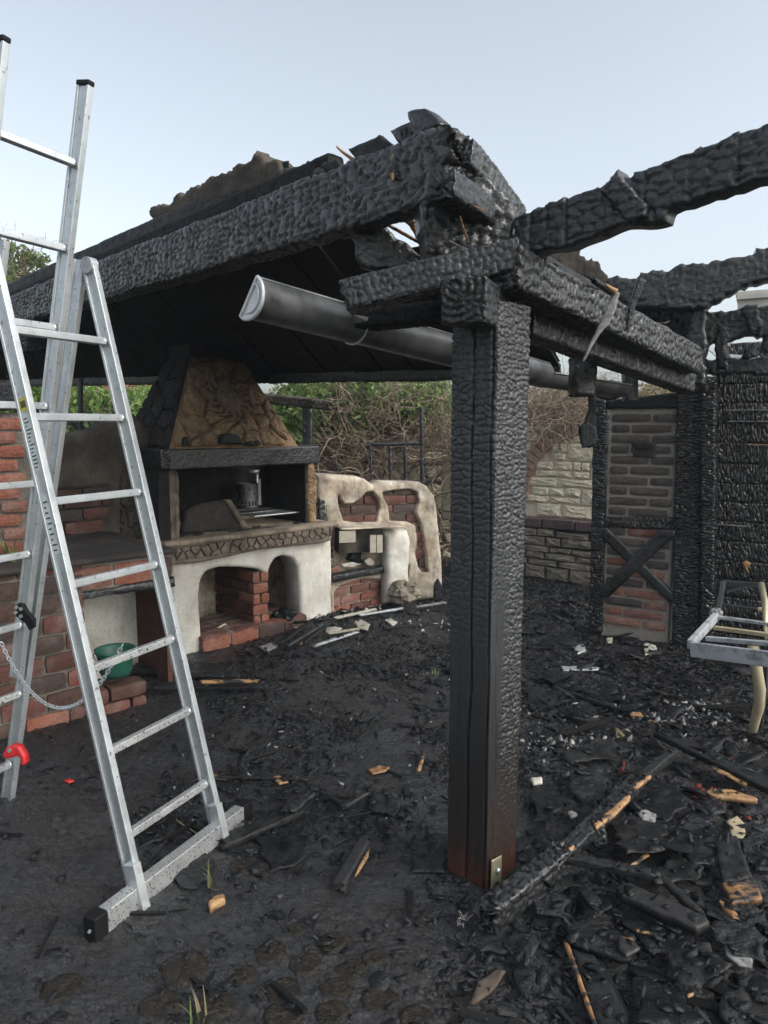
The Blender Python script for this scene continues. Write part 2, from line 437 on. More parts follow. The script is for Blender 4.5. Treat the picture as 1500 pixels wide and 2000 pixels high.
def char_mat(name, cu=.03, cv=.018, dark=.002, light=.022, tint=(.95, 1.0, 1.08), rough=(.24, .46), bumpd=.006, spec=.6, warm=None, bs=.4):
    n = NT(name); uv = n.coord('UV', (1/cu, 1/cv, 1)); g = n.coord('UV', (1, 1, 1))
    v = n.n('ShaderNodeTexVoronoi', feature='DISTANCE_TO_EDGE', Scale=1.0, Randomness=.9); n.l(uv, v.inputs['Vector'])
    wob = n.noise(g, 60, 3)
    e = n.ramp(v.outputs['Distance'], [(0, 0), (.12, .6), (.5, 1)])
    grain = n.noise(n.coord('UV', (8, 160, 1)), 1.0, 6)
    big = n.noise(n.pos(), 3.0, 4)
    at = n.n('ShaderNodeAttribute', attribute_name='crest').outputs['Fac']; at = n.ramp(at, [(.36, 0), (.62, .75), (.9, 1)])
    c = n.mix(n.math('MULTIPLY', at, n.math('ADD', n.math('MULTIPLY', e, .4), .6)), [dark*.35*t for t in tint], [light*1.5*t for t in tint])  # ashier crests; silvery sheen and crack darkening also put into the colour
    c = n.mix(n.ramp(big, [(.4, 0), (.75, .5)]), c, [dark*t for t in tint])
    if warm: 
        zz = n.z()[2]; f = n.math('ADD', zz, n.math('MULTIPLY', n.noise(n.pos((14, 14, 3)), 1.0, 4), .35))
        c = n.mix(n.ramp(f, [(warm[0], 1), (warm[1], 0)]), c, warm[2])
    r = n.ramp(n.noise(n.pos(), 18, 4), [(.3, rough[0]), (.7, rough[1])])
    b = n.bump(e, bumpd*bs, min(1, bs)); b = n.bump(grain, .0015, .5, b); b = n.bump(wob, .004, .5, b)
    return n.fin(c, r, b, spec)
M['char'] = char_mat('charred_timber')
M['char_fine'] = char_mat('charred_timber_fine', .018, .011, bumpd=.004)
M['char_tile'] = char_mat('charred_timber_blocky', .024, .02, light=.028, dark=.002, bumpd=.004, spec=.5)
M['char_flat'] = char_mat('charred_board', .06, .012, light=.012, bumpd=.003, rough=(.5, .8), spec=.4)
M['soot'] = char_mat('sooty_boards', .08, .02, light=.012, dark=.008, rough=(.7, .9), spec=.25, bumpd=.002)
M['silver'] = char_mat('silvery_char', .028, .016, light=.040, dark=.003, rough=(.26, .48), bumpd=.005)
M['ripple_h'] = char_mat('rippled_char', .07, .018, light=.018, dark=.003, bumpd=.016, bs=1.0)
M['ripple_v'] = char_mat('rippled_char_boards', .018, .07, light=.014, dark=.003, bumpd=.014, bs=1.0)
# lower post: smooth browned wood low down, black above
n = NT('charred_post'); uvm = n.coord('UV', (1, 1, 1)); z = n.z()[2]
grain = n.noise(n.coord('UV', (4, 130, 1)), 1.0, 6); fine = n.noise(n.coord('UV', (60, 60, 1)), 1.0, 4)
zz = n.math('ADD', z, n.math('MULTIPLY', n.noise(n.pos((60, 60, 2.5)), 1.0, 4), .22))
c = n.ramp(zz, [(.085, (.20, .065, .022)), (.14, (.085, .028, .012)), (.25, (.022, .013, .010)), (.55, (.013, .012, .012)), (1.0, (.026, .028, .031))])
c = n.mix(n.ramp(grain, [(.4, 0), (.75, .65)]), c, (.008, .007, .007))
b = n.bump(grain, .002, .8); b = n.bump(fine, .0012, .6, b)
M['post'] = n.fin(c, n.ramp(fine, [(.3, .34), (.7, .6)]), b, .6)
def brick_mat(name, ramp, sootz=None, soot=.0, seed=0, pale=.35):
    n = NT(name); rd = n.rnd(); c = n.ramp(rd, ramp)
    p = n.pos(); sp = n.noise(p, 70, 5); bl = n.noise(p, 9, 4)
    c = n.mix(n.ramp(sp, [(.35, .55), (.6, 0)]), c, (.05, .03, .025))
    c = n.mix(n.ramp(bl, [(.5, 0), (.75, pale)]), c, (.36, .30, .26))
    if soot: c = n.mix(n.math('MULTIPLY', n.ramp(n.noise(p, 4, 5), [(.3, .5), (.65, 1)]), soot), c, (.022, .019, .018))
    b = n.bump(sp, .004, .8); b = n.bump(n.noise(p, 260, 3), .001, .6, b)
    return n.fin(c, .85, b, .3)
M['brick'] = brick_mat('red_brick', [(0, (.24, .075, .048)), (.4, (.33, .12, .075)), (.75, (.20, .065, .045)), (1, (.36, .15, .095))], soot=.12)
M['brick_soot'] = brick_mat('sooty_brick', [(0, (.16, .06, .04)), (.5, (.12, .07, .055)), (1, (.10, .075, .065))], soot=.6)
M['brick_grey'] = brick_mat('smoked_grey_brick', [(0, (.085, .074, .067)), (.5, (.064, .057, .052)), (1, (.11, .092, .08))], soot=.3, pale=.12)
M['brick_pale'] = brick_mat('faded_red_brick', [(0, (.26, .115, .085)), (.5, (.20, .10, .08)), (1, (.30, .15, .115))], soot=.12)
M['brick_dim'] = brick_mat('dull_red_brick', [(0, (.17, .06, .045)), (.5, (.13, .055, .045)), (1, (.20, .08, .06))], soot=.25)
M['brick_arch'] = brick_mat('faded_arch_brick', [(0, (.40, .27, .20)), (.5, (.46, .34, .27)), (1, (.36, .22, .17))])
def rough_mat(name, cols, scale=8, bumpd=.006, soot=0, speck=0, rough=.9, fine=160, sootz=None):
    n = NT(name); p = n.pos(); k = len(cols)
    c = n.ramp(n.noise(p, scale, 6), [(.3+.4*i/(k-1), cc) for i, cc in enumerate(cols)])
    if soot:
        c = n.mix(n.math('MULTIPLY', n.ramp(n.noise(p, 3.3, 8, .68), [(.42, 0), (.66, 1)]), soot), c, (.02, .018, .017))
        c = n.mix(n.math('MULTIPLY', n.ramp(n.noise(n.pos((26, 26, 5)), 1.0, 6, .7), [(.52, 0), (.68, 1)]), soot*.7), c, (.03, .026, .023))
    if sootz:
        zz = n.math('ADD', n.z()[2], n.math('MULTIPLY', n.noise(p, 5, 5), sootz[2]))
        c = n.mix(n.ramp(zz, [(0, 0), (1, 1)]) if False else n.math('MULTIPLY', n.math('SMOOTH_MIN' if False else 'MINIMUM', n.math('MAXIMUM', n.math('DIVIDE', n.math('SUBTRACT', zz, sootz[0]), sootz[1]-sootz[0]), 0.0), 1.0), .95), c, (.016, .015, .015))
    if speck: c = n.mix(n.math('MULTIPLY', n.ramp(n.noise(p, 120, 2), [(.62, 0), (.70, 1)]), speck), c, (.05, .05, .05))
    b = n.bump(n.noise(p, scale*2.2, 7), bumpd, .8); b = n.bump(n.noise(p, fine, 3), .0012, .5, b)
    return n.fin(c, rough, b, .3)
M['plaster'] = rough_mat('white_plaster', [(.52, .48, .42), (.62, .59, .53), (.70, .68, .63)], 6, .004, soot=.25, speck=.8)
M['plaster_tan'] = rough_mat('heat_stained_plaster', [(.24, .185, .13), (.45, .38, .30), (.60, .54, .46)], 7, .014, soot=.6)
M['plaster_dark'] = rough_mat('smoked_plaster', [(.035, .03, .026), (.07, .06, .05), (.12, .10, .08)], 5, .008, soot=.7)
M['mortar'] = rough_mat('grey_mortar', [(.14, .125, .105), (.24, .215, .185)], 20, .010, soot=.6)
M['mortar_dark'] = rough_mat('smoked_mortar', [(.20, .18, .155), (.27, .245, .21)], 20, .004, soot=.15)
M['mortar_black'] = rough_mat('sooty_mortar', [(.03, .026, .024), (.06, .052, .046)], 20, .004, soot=.6)
M['hood'] = rough_mat('scorched_render', [(.12, .075, .042), (.21, .135, .078), (.28, .19, .115)], 7, .010, soot=.4, sootz=(2.02, 2.32, .35))
M['hood_stone'] = rough_mat('scorched_sandstone', [(.16, .10, .056), (.29, .19, .11), (.40, .29, .18)], 16, .05, soot=.4, sootz=(2.02, 2.32, .35))
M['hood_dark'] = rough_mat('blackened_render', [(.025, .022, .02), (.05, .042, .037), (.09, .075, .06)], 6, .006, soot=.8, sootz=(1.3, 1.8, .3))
M['soot_wall'] = rough_mat('soot_black_wall', [(.008, .0075, .007), (.016, .0145, .013), (.03, .026, .023)], 9, .006, soot=.5)
M['relief'] = rough_mat('smoked_terracotta', [(.09, .065, .045), (.21, .15, .095)], 30, .004, soot=.35)
M['slab_stone'] = rough_mat('brown_flagstone', [(.10, .08, .066), (.16, .125, .10), (.24, .20, .16)], 16, .007, soot=.3)
M['slab_mortar'] = rough_mat('tan_mortar', [(.17, .14, .11), (.26, .22, .175)], 16, .007, soot=.25)
M['slab_top'] = rough_mat('sooty_stone_top', [(.20, .155, .115), (.36, .29, .22)], 9, .003, soot=.8)
M['jamb'] = rough_mat('smoked_stone_jamb', [(.11, .09, .07), (.2, .165, .13), (.27, .22, .17)], 12, .014, soot=.5)
M['limestone'] = rough_mat('pale_limestone', [(.62, .54, .40), (.74, .66, .50), (.80, .74, .60)], 14, .030, soot=.08)
M['lime_mortar'] = rough_mat('pale_lime_mortar', [(.54, .47, .36), (.64, .57, .45)], 20, .006)
M['fieldstone'] = rough_mat('brown_fieldstone', [(.13, .11, .09), (.23, .20, .155), (.31, .27, .21)], 14, .01, soot=.4)
M['capbrick'] = rough_mat('purple_brown_cap', [(.08, .06, .06), (.14, .10, .095)], 16, .006, soot=.4)
M['ash'] = rough_mat('grey_ash', [(.10, .10, .10), (.22, .22, .22), (.38, .38, .37)], 30, .006, soot=.3)
M['pale_chip'] = rough_mat('pale_broken_tile', [(.30, .275, .235), (.52, .49, .43)], 14, .004)
M['redcrumb'] = rough_mat('red_crumbs', [(.09, .015, .012), (.20, .035, .025)], 30, .003)
M['slate'] = rough_mat('wet_burnt_felt', [(.004, .0045, .005), (.009, .010, .012), (.022, .025, .030)], 26, .014, rough=.36)
M['brown_leaf'] = rough_mat('brown_bark', [(.05, .035, .028), (.09, .07, .055)], 20, .004)
# scorched plank: black with honey coloured bare patches following the grain
def splinter(name, bare, thr=.55):
    n = NT(name); o = n.coord('Object'); g = n.noise(n.coord('Object', (3, 55, 55)), 1.0, 6); pt = n.noise(n.coord('Object', (6, 14, 14)), 1.0, 3)
    w_ = n.mix(n.ramp(g, [(.35, 0), (.7, 1)]), [b*.55 for b in bare], bare)
    c = n.mix(n.ramp(pt, [(thr-.03, 0), (thr+.03, 1)]), w_, (.016, .015, .015))
    return n.fin(c, n.ramp(g, [(.3, .45), (.7, .75)]), n.bump(g, .003, .8), .5)
M['plank'] = splinter('charred_plank', (.02, .021, .023), .5)
M['plank_bare'] = splinter('half_burnt_plank', (.34, .17, .07), .50)
M['wood_bare'] = splinter('bare_split_wood', (.42, .24, .11), .54)
def metal_mat(name, base, rough=(.3, .5), dirt=.3, metal=.85, dcol=(.05, .045, .04), streak=(1, 1, 1), sc_=40, noise_thr=(.6, .72)):
    n = NT(name); p = n.pos(); c = n.mix(n.ramp(n.noise(n.pos(streak), 9, 4), [(.3, 0), (.7, 1)]), [x*.82 for x in base], base)
    c = n.mix(n.math('MULTIPLY', n.ramp(n.noise(p, sc_, 4), [(noise_thr[0], 0), (noise_thr[1], 1)]), dirt), c, dcol)
    r = n.ramp(n.noise(p, 14, 5), [(.3, rough[0]), (.7, rough[1])])
    return n.fin(c, r, n.bump(n.noise(p, 200, 3), .0004, .4), .5, metal)
M['alu'] = metal_mat('brushed_aluminium', (.58, .61, .63), (.34, .55), .8, .75, sc_=60)
M['alu_dirty'] = metal_mat('soot_spattered_aluminium', (.60, .61, .61), (.38, .6), 1.0, .75, sc_=120, noise_thr=(.56, .64))
M['zinc'] = metal_mat('sooty_zinc', (.20, .205, .21), (.35, .55), .9, .7, dcol=(.02, .02, .02), sc_=5, noise_thr=(.4, .7))
M['zinc_light'] = metal_mat('pale_zinc', (.55, .56, .57), (.4, .55), .3, .6)
M['steel_ash'] = metal_mat('heat_bleached_steel', (.42, .44, .46), (.5, .75), .8, .3, dcol=(.09, .085, .08), sc_=14, noise_thr=(.5, .7))
M['steel_rust'] = metal_mat('ochre_bleached_steel', (.42, .36, .24), (.55, .8), .6, .15, dcol=(.22, .13, .06), sc_=9, noise_thr=(.45, .7))
M['steel_dark'] = metal_mat('blackened_steel', (.06, .062, .068), (.35, .6), .4, .6)
def plain(name, c, rough=.5, metal=0, spec=.5, ns=30):
    n = NT(name); cc = n.mix(n.ramp(n.noise(n.pos(), ns, 4), [(.35, 0), (.7, 1)]), [x*.75 for x in c], c); return n.fin(cc, rough, None, spec, metal)
M['rubber'] = plain('black_rubber', (.008, .008, .009), .6, 0, .2)
M['red_plastic'] = plain('red_plastic', (.62, .03, .03), .4)
M['green_pot'] = plain('green_enamel', (.018, .10, .072), .5)
M['yellow'] = plain('yellow_sticker', (.6, .55, .05), .5)
M['paper'] = plain('white_sticker', (.6, .66, .66), .5)
M['ink'] = plain('black_print', (.03, .03, .03), .6)
M['brass'] = metal_mat('tarnished_brass', (.33, .30, .20), (.4, .6), .5, .6)
M['cream'] = plain('cream_tile', (.42, .38, .31), .7)
M['fascia'] = plain('pale_fascia_paint', (.55, .52, .46), .6, ns=4)
M['rooftile'] = plain('red_roof_tiles', (.36, .14, .09), .8)
# leaves
def leaf(name, a, b_):
    n = NT(name); c = n.mix(n.ramp(n.noise(n.pos(), 6, 3), [(.3, 0), (.7, 1)]), a, b_); m = n.fin(c, .55, None, .4)
    tr = n.n('ShaderNodeBsdfTranslucent'); n.l(c, tr.inputs[0]); mx = n.n('ShaderNodeMixShader'); mx.inputs[0].default_value = .35
    o = n.t.nodes['Material Output']; n.l(n.b.outputs[0], mx.inputs[1]); n.l(tr.outputs[0], mx.inputs[2]); n.l(mx.outputs[0], o.inputs[0]); return m
M['leaf'] = leaf('green_leaves', (.08, .14, .035), (.17, .25, .08))
M['leaf_light'] = leaf('light_green_leaves', (.16, .27, .06), (.30, .40, .13))
M['leaf_dry'] = leaf('dry_leaves', (.16, .12, .06), (.26, .22, .12))
M['vine'] = rough_mat('dry_vine_bark', [(.09, .07, .052), (.20, .155, .115), (.36, .29, .22)], 20, .003)
# ground
n = NT('wet_charcoal_ground'); p = n.pos(); a = n.noise(p, 1.6, 6); f = n.noise(p, 34, 8, .7); ff = n.noise(p, 160, 4, .7)
v = n.n('ShaderNodeTexVoronoi', Scale=38.0); n.l(p, v.inputs['Vector'])
c = n.ramp(f, [(.3, (.0025, .0025, .003)), (.5, (.007, .008, .010)), (.7, (.028, .032, .039))])
c = n.mix(n.ramp(a, [(.52, 0), (.66, .5)]), c, (.036, .022, .018))
c = n.mix(n.math('MULTIPLY', n.ramp(n.noise(p, 2.7, 7, .65), [(.46, 0), (.6, .75)]), n.ramp(f, [(.38, 0), (.55, 1)])), c, (.034, .038, .046))  # bluish wet sheen put into the colour, in noise patches
c = n.mix(n.ramp(n.noise(p, .9, 5), [(.5, 0), (.62, .35)]), c, (.036, .024, .020))
c = n.mix(n.ramp(ff, [(.64, 0), (.72, .6)]), c, (.10, .105, .115))
b = n.bump(f, .022, 1.0); b = n.bump(ff, .008, 1.0, b)
M['ground'] = n.fin(c, n.ramp(n.noise(p, 7, 5), [(.35, .16), (.65, .42)]), b, .85)
n = NT('far_ground'); M['far'] = n.fin(n.ramp(n.noise(n.pos(), .8, 6), [(.35, (.05, .06, .025)), (.7, (.10, .09, .06))]), .95)
M['cobble'] = rough_mat('wet_dark_cobble', [(.006, .005, .004), (.014, .011, .008), (.036, .028, .020)], 60, .010, rough=.40)
M['chipA'] = rough_mat('charcoal_flakes', [(.003, .003, .0035), (.006, .007, .008), (.016, .018, .022)], 60, .006, rough=.28)
M['chipB'] = rough_mat('grey_charcoal_flakes', [(.008, .009, .011), (.028, .032, .039)], 50, .006, rough=.24)
# ================================================================== THE SETTING
def gh(x, y):
    x = np.asarray(x, float); y = np.asarray(y, float)
    m = .045*np.exp(-((x-1.0)/.75)**2-((y-2.6)/1.1)**2)+.05*np.exp(-((x-2.4)/.8)**2-((y-3.6)/1.2)**2)
    m = m+.06*np.exp(-((x+.2)/.55)**2-((y-5.6)/.35)**2)+.05*np.exp(-((x+1.35)/.4)**2-((y-4.3)/.25)**2)
    return m+.035*fbm(x*.9+3, y*.9, 3, 5)+.030*fbm(x*5, y*5, 4, 6)+.012*fbm(x*28, y*28, 3, 8)
def crumb(x, y):
    m = np.clip(.35+1.6*fbm(x*1.3+4, y*1.3, 3, 40)+.5/(1+np.exp(-(x-.3)*4))+.3/(1+np.exp(-(y-2.6)*4)), .12, 1)
    a1, a2 = cells(x/.045+.6*fbm(x*9, y*9, 2, 2)*2, y/.045, 41); b1, b2 = cells(x/.019, y/.019, 42)
    return m*(.011*np.clip((a2-a1)*1.6, 0, 1)*(h2(np.floor(x/.09), np.floor(y/.09), 4)*.6+.4)+.007*np.clip((b2-b1)*1.8, 0, 1)+.006*fbm(x*75, y*75, 2, 9))
def ground():
    ys = 1.2*np.exp(np.linspace(0, math.log(13/1.2), 900)); t = np.linspace(-1, 1, 680)
    Yg, T = np.meshgrid(ys, t, indexing='ij'); X = T*(Yg*.62+1.0)
    Z = gh(X, Yg)+crumb(X, Yg)-.004; Z = Z-np.clip((Yg-9)/4, 0, 1)*.1
    o = mk('ground', np.stack([X, Yg, Z], -1).reshape(-1, 3), grid_faces(900, 680)[:, ::-1].copy(), M['ground'], smooth=True)
    return tag(o, kind='structure')
GROUND = ground()
def wide_sheet():
    m = MB(); o = 600
    m.add([(-o, -o, -.16), (o, -o, -.16), (o, o, -.16), (-o, o, -.16)], [(0, 1, 2, 3)])
    tag(m.build('terrain', M['far']), kind='structure')
    # the burnt yard goes on behind the camera
    ny = 60; a = np.linspace(-6, 1.25, ny); b = np.linspace(-7, 7, 90); A, B = np.meshgrid(a, b, indexing='ij')
    Z = gh(B, A)-.012
    tag(mk('yard', np.stack([B, A, Z], -1).reshape(-1, 3), grid_faces(ny, 90)[:, ::-1].copy(), M['ground'], smooth=True), kind='structure')
wide_sheet()
def GP(px, py, dz=0.0):
    q = G(px, py)
    for _ in range(4): q = G(px, py, float(gh(q[0], q[1]))+dz)
    return q
# cobbles: parts of the ground, standing a little out of the mud
for (px, py, s) in [(582, 1815, .065), (649, 1841, .09), (528, 1860, .10), (596, 1883, .10), (687, 1897, .10), (731, 1871, .075), (656, 1932, .10),
                    (554, 1937, .105), (743, 1951, .11), (554, 1981, .11), (649, 1979, .10), (360, 1890, .15), (313, 1965, .12), (420, 1965, .11),
                    (472, 1694, .10), (300, 1605, .11), (815, 1990, .10), (120, 1930, .12), (478, 1905, .08)]:
    q = GP(px, py); fr = Frame(q, (math.cos(random.uniform(-.3, .3)+.6), math.sin(random.uniform(-.3, .3)+.6), 0), (-.56, .83, 0))
    if fr.n[2] > 0: fr = Frame(q, -fr.u, fr.v)
    k = 20; poly = []
    for i in range(k):
        an = 2*math.pi*i/k; rr = s*.5*(1+.03*math.cos(4*an+.5))*random.uniform(.94, 1.06)/max(abs(math.cos(an)), abs(math.sin(an)))**.55; poly.append(np.array((rr*math.cos(an), rr*math.sin(an))))
    # rounded cushion
    rad = np.linspace(0, 1, 9); V = [fr.pt(0, -.014, 0)]; F = []; P_ = np.array(poly)
    seg = 36; an = np.linspace(0, 2*math.pi, seg, endpoint=False)
    rr = np.interp(an, np.append(2*math.pi*np.arange(k)/k, 2*math.pi), np.append(np.hypot(P_[:, 0], P_[:, 1]), np.hypot(*P_[0])))
    for r_ in rad[1:]:
        a = rr*r_*np.cos(an); b = rr*r_*np.sin(an); e = np.clip((r_-.72)/.28, 0, 1)
        dd = -.006+.020*e**3+.009*fbm(a*45+px, b*45+py, 3, 4); V += list(fr.pt(a, dd, b))
    for i in range(seg): F.append((0, 1+(i+1) % seg, 1+i))
    for r_ in range(7):
        for i in range(seg): j = (i+1) % seg; F.append((1+r_*seg+i, 1+r_*seg+j, 1+(r_+1)*seg+j, 1+(r_+1)*seg+i))
    V = np.array(V); o = mk('cobblestone', V, F, M['cobble'], GROUND, smooth=True)
    o.data.flip_normals()

# ================================================================== CORNER POST AND ROOF
pavilion = empty('pavilion', (.35, 2.37, 0), 'burnt out timber pavilion with charred corner post, beams and sagging black roof', 'pavilion')
def post_fn(U, Q, y, z):
    w = .175; left = Q < w; right = Q > 3*w; out = np.zeros_like(U); zz = U
    yy = np.broadcast_to(y[None, :], U.shape); zf = np.broadcast_to(z[None, :], U.shape)
    big = gator(U, Q, .024, .040, 3); sm = gator(U, Q, .016, .019, 11)
    aL = np.clip((zz-.75)/.75, 0, 1); out += np.where(right, 0, aL*.013*(big*.7+sm*.3-.35))
    aR = np.clip((zz-.15)/.5, 0, 1)*np.clip((zf+.045-.05*np.clip((zz-.6)/.8, 0, 1)*1.0+.03*np.clip((zz-.9), 0, 1))/.03, .0, 1)
    out += np.where(right, np.maximum(aR, np.clip((zz-.95)/.4, 0, 1))*.016*(.5*big+.5*sm-.35), 0)
    wav = .004*np.sin(U*5)+.003*np.sin(U*13+1)
    for c0, dep, wd in ((-.002, .024, .0038), (-.076, .020, .0036), (.045, .004, .0015)):
        out -= np.where(left, dep*np.exp(-((yy-c0-wav*(1 if c0 > -.05 else .4))/wd)**2), 0)
    out -= np.where(right, .010*np.exp(-((zf+.052-wav)/.0022)**2)*np.clip((1.35-zz)/.4, .15, 1), 0)
    out += .0012*fbm(U*6, Q*260, 3, 2)*2
    out -= .012*np.clip((zz-.6)/1.2, 0, 1)*0
    return out
q0 = np.array((.349, 2.375, -.02))
beam('post', q0, q0+(0, 0, 2.0), .175, .175, M['post'], pavilion, res=.0036, amp=0, low=.002, up=(0, 1, 0), roll=R(45), r=.006, extra=post_fn, seed=2)
# upper part of the post gets its own blocky char
m = MB()      # base bracket
br = Frame((.349+.010, 2.375-.1265, .0), (math.sin(R(45)), math.cos(R(45)), 0))
bo = plate('post_bracket', br, [(.006, .005), (.062, .005), (.062, .128), (.006, .135)], M['brass'], pavilion, thick=.004, res=.006, r=.002, d0=-.006)
bl = MB(); bl.tube([br.pt(.036, -.007, .085), br.pt(.036, -.013, .085), br.pt(.036, -.016, .085)], [.011, .009, .004], 12); bl.build('bolt', M['alu'], bo, smooth=True)

def bm_(name, a, b, w, h, mat='char', **k):
    kw = dict(res=.008, parent=pavilion); kw.update(k)
    return beam(name, P(*a), P(*b), w, h, M[mat], **kw)
# main beam: level, running to the left and away
NB = P(900, 322, 2.38); FBp = P(-60, 640, 7.0)
def mb_extra(U, Q, y, z):   # drying splits across the face and a ragged lower edge
    o = np.zeros_like(U)
    for k in range(26):
        c = .25+k*.24+random.uniform(-.06, .06); o -= .016*np.exp(-((U-c-.002*np.sin(Q*60))/.0032)**2)
    zb = np.broadcast_to(z[None, :], U.shape); return o-.035*np.clip(-fbm(U*6, U*0+2, 4, 3)-.02, 0, 1)*(zb < -.09)
beam('main_beam', NB, FBp, .12, .225, M['silver'], pavilion, res=.009, cell=(.055, .026), amp=.022, low=.012, seed=5, ends=(.03, 0), extra=mb_extra)
FB = Frame(P(860, 255, 2.45), NB*(1, 1, 0)-FBp*(1, 1, 0))
# upper roof edge board and a dark strip added for the shadow gap below it
beam('roof_edge_board', P(562, 330, 3.42), P(-60, 598, 7.0), .03, .085, M['char_flat'], pavilion, res=.012, amp=.004, low=.006, seed=6, ends=(.03, 0))
beam('fascia_or_shadow_strip', P(655, 333, 3.12), P(-60, 622, 7.0), .09, .12, M['soot'], pavilion, res=.014, amp=.004, low=.004, seed=7)
# eave line and ceiling boards
E0 = np.array((1.02, 4.2, 1.93)); E1 = P(-90, 745, 8.6)
N0 = P(905, 345, 2.5)+(0.0, .05, -.02); N1 = P(-80, 668, 7.0)
NBD = 30
for i in range(NBD):
    t0, t1 = i/NBD, (i+1.0)/NBD-.002; a0 = .0
    if i == 1: a0 = .17
    if i == 2: a0 = .13
    if i == 3: a0 = .06
    if i == 0: a0 = .17
    c = []
    for t in (t0, t1):
        n_ = N0+(N1-N0)*t; e_ = E0+(E1-E0)*t
        c.append((n_+(e_-n_)*(a0+random.uniform(0, .02)*(a0 > 0)), e_))
    dz = -.003*(i % 2)
    V = []; K = 9
    for s in range(K):
        for (n_, e_) in c: V.append(n_+(e_-n_)*s/(K-1)+(0, 0, dz+.002*random.uniform(-1, 1)))
    V = np.array(V); V = np.vstack([V, V+(0, 0, .018)]); F = []; n2 = 2*K
    for s in range(K-1):
        a, b, c_, d = 2*s, 2*s+1, 2*s+3, 2*s+2; F.append((a, b, c_, d)); F.append((a+n2, d+n2, c_+n2, b+n2)); F.append((a, d, d+n2, a+n2)); F.append((b, b+n2, c_+n2, c_))
    F.append((0, n2, n2+1, 1)); F.append((2*K-2, 2*K-1, n2+2*K-1, n2+2*K-2))
    mk('roof_board', V, F, M['soot'], pavilion, uv=np.stack([V[:, 0]*1.0+V[:, 1], V[:, 2]*2+V[:, 0]], 1))
# roofing felt above the boards, added to close light leaks between them
V = []
for t in np.linspace(.13, 1.0, 40):
    n_ = N0+(N1-N0)*t; e_ = E0+(E1-E0)*t
    for s in np.linspace(0, 1.01, 14): V.append(n_+(e_-n_)*s+(0, 0, .035+.012*random.uniform(-1, 1)))
mk('roofing_felt', V, grid_faces(40, 14), M['slate'], pavilion)
V = []
for t in np.linspace(0, .135, 8):
    n_ = N0+(N1-N0)*t; e_ = E0+(E1-E0)*t
    for s in np.linspace(.22+.02*random.random(), 1.01, 10): V.append(n_+(e_-n_)*s+(0, 0, .04))
mk('roofing_felt', V, grid_faces(8, 10), M['slate'], pavilion)
beam('eave_board', E0+(0, 0, -.02), E1+(0, 0, -.02), .03, .10, M['char'], pavilion, res=.02, amp=.01, low=.012, seed=9)
# left: charred cross beam end seen behind the ladder
bm_('cross_beam', (35, 655, 5.2), (210, 640, 7.3), .12, .22, 'silver', res=.015, cell=(.03, .02), amp=.012, seed=12)
# ragged roofing layers standing over the beam
def fb(name, pts, d=.1, th=.05, mat='char', jag=.006, **k):
    return plate(name, FB, FB.pxs(pts, d), M[mat], pavilion, thick=th, res=k.pop('res', .012), r=.01, d0=d, jag=jag, jagf=.02, **k)
gf = lambda s, amp=.012, cu=.05, cv=.03: (lambda X, Z: amp*(gator(X, Z, cu, cv, s)-.3)+.01*fbm(X*12, Z*12, 3, s))
fb('roofing_remnant', [(288, 412), (300, 402), (318, 398), (328, 402), (345, 378), (362, 380), (372, 364), (392, 362), (410, 346), (450, 334), (468, 318), (488, 312), (497, 298), (514, 308), (522, 318), (534, 312), (560, 334), (545, 352), (420, 395), (300, 430)], .16, .08, 'plaster_dark', .012, front=gf(3))
fb('roofing_remnant', [(548, 332), (575, 322), (590, 324), (597, 314), (612, 326), (640, 322), (640, 345), (560, 352)], .12, .04, 'plank', .006)
for pts, mt, th in (([(622, 321), (650, 308), (672, 331), (640, 338)], 'char_flat', .02), ([(652, 283), (664, 292), (701, 317), (692, 322), (660, 296)], 'plank_bare', .012),
                    ([(676, 290), (737, 263), (772, 288), (706, 322)], 'char_flat', .03), ([(765, 252), (800, 236), (830, 262), (786, 284)], 'char_flat', .03),
                    ([(793, 216), (826, 210), (850, 228), (858, 240), (852, 252), (800, 268), (803, 240), (796, 234)], 'char', .06),
                    ([(758, 256), (806, 232), (852, 248), (800, 292), (776, 280)], 'char', .05)):
    fb('tile_batten', pts, .05, th, mt, .003)
fb('bare_split', [(759, 296), (763, 290), (766, 350), (761, 352)], -.085, .01, 'wood_bare', 0)
# chunk: ruined ridge end with hip rafter stubs
def chunk(name, pts, Y, th, mat='char', cu=.05, cv=.03, amp=.02, az=90, **k):
    fr = azf(P(pts[0][0], pts[0][1], Y), az)
    return plate(name, fr, fr.pxs(pts), M[mat], k.pop('parent', pavilion), thick=th, res=k.pop('res', .009), r=k.pop('r', .009), jag=k.pop('jag', .008), jagf=.018, front=gf(k.pop('seed', 1), amp, cu, cv), **k)
chunk('ridge_stub', [(820, 300), (835, 258), (870, 250), (893, 248), (908, 262), (914, 300), (930, 330), (962, 352), (985, 378), (1004, 400), (1014, 425), (1000, 470), (960, 500), (900, 512), (835, 492), (824, 440), (818, 400), (835, 370)], 2.42, .13, 'char', .04, .05, .022, seed=4, az=84)
bm_('rafter_stub', (862, 360, 2.22), (990, 448, 2.62), .085, .085, 'char', amp=.008, seed=21, ends=(.01, .02))
bm_('rafter_stub', (905, 300, 2.40), (1010, 430, 2.75), .07, .09, 'silver', amp=.014, seed=22)
for a, b in (((915, 395), (950, 412)), ((940, 388), (968, 408)), ((880, 470), (925, 495)), ((900, 425), (912, 470))):
    bm_('split_lath', (a[0], a[1], 2.30), (b[0], b[1], 2.33), .012, .01, 'plank_bare', res=.004, amp=.003)
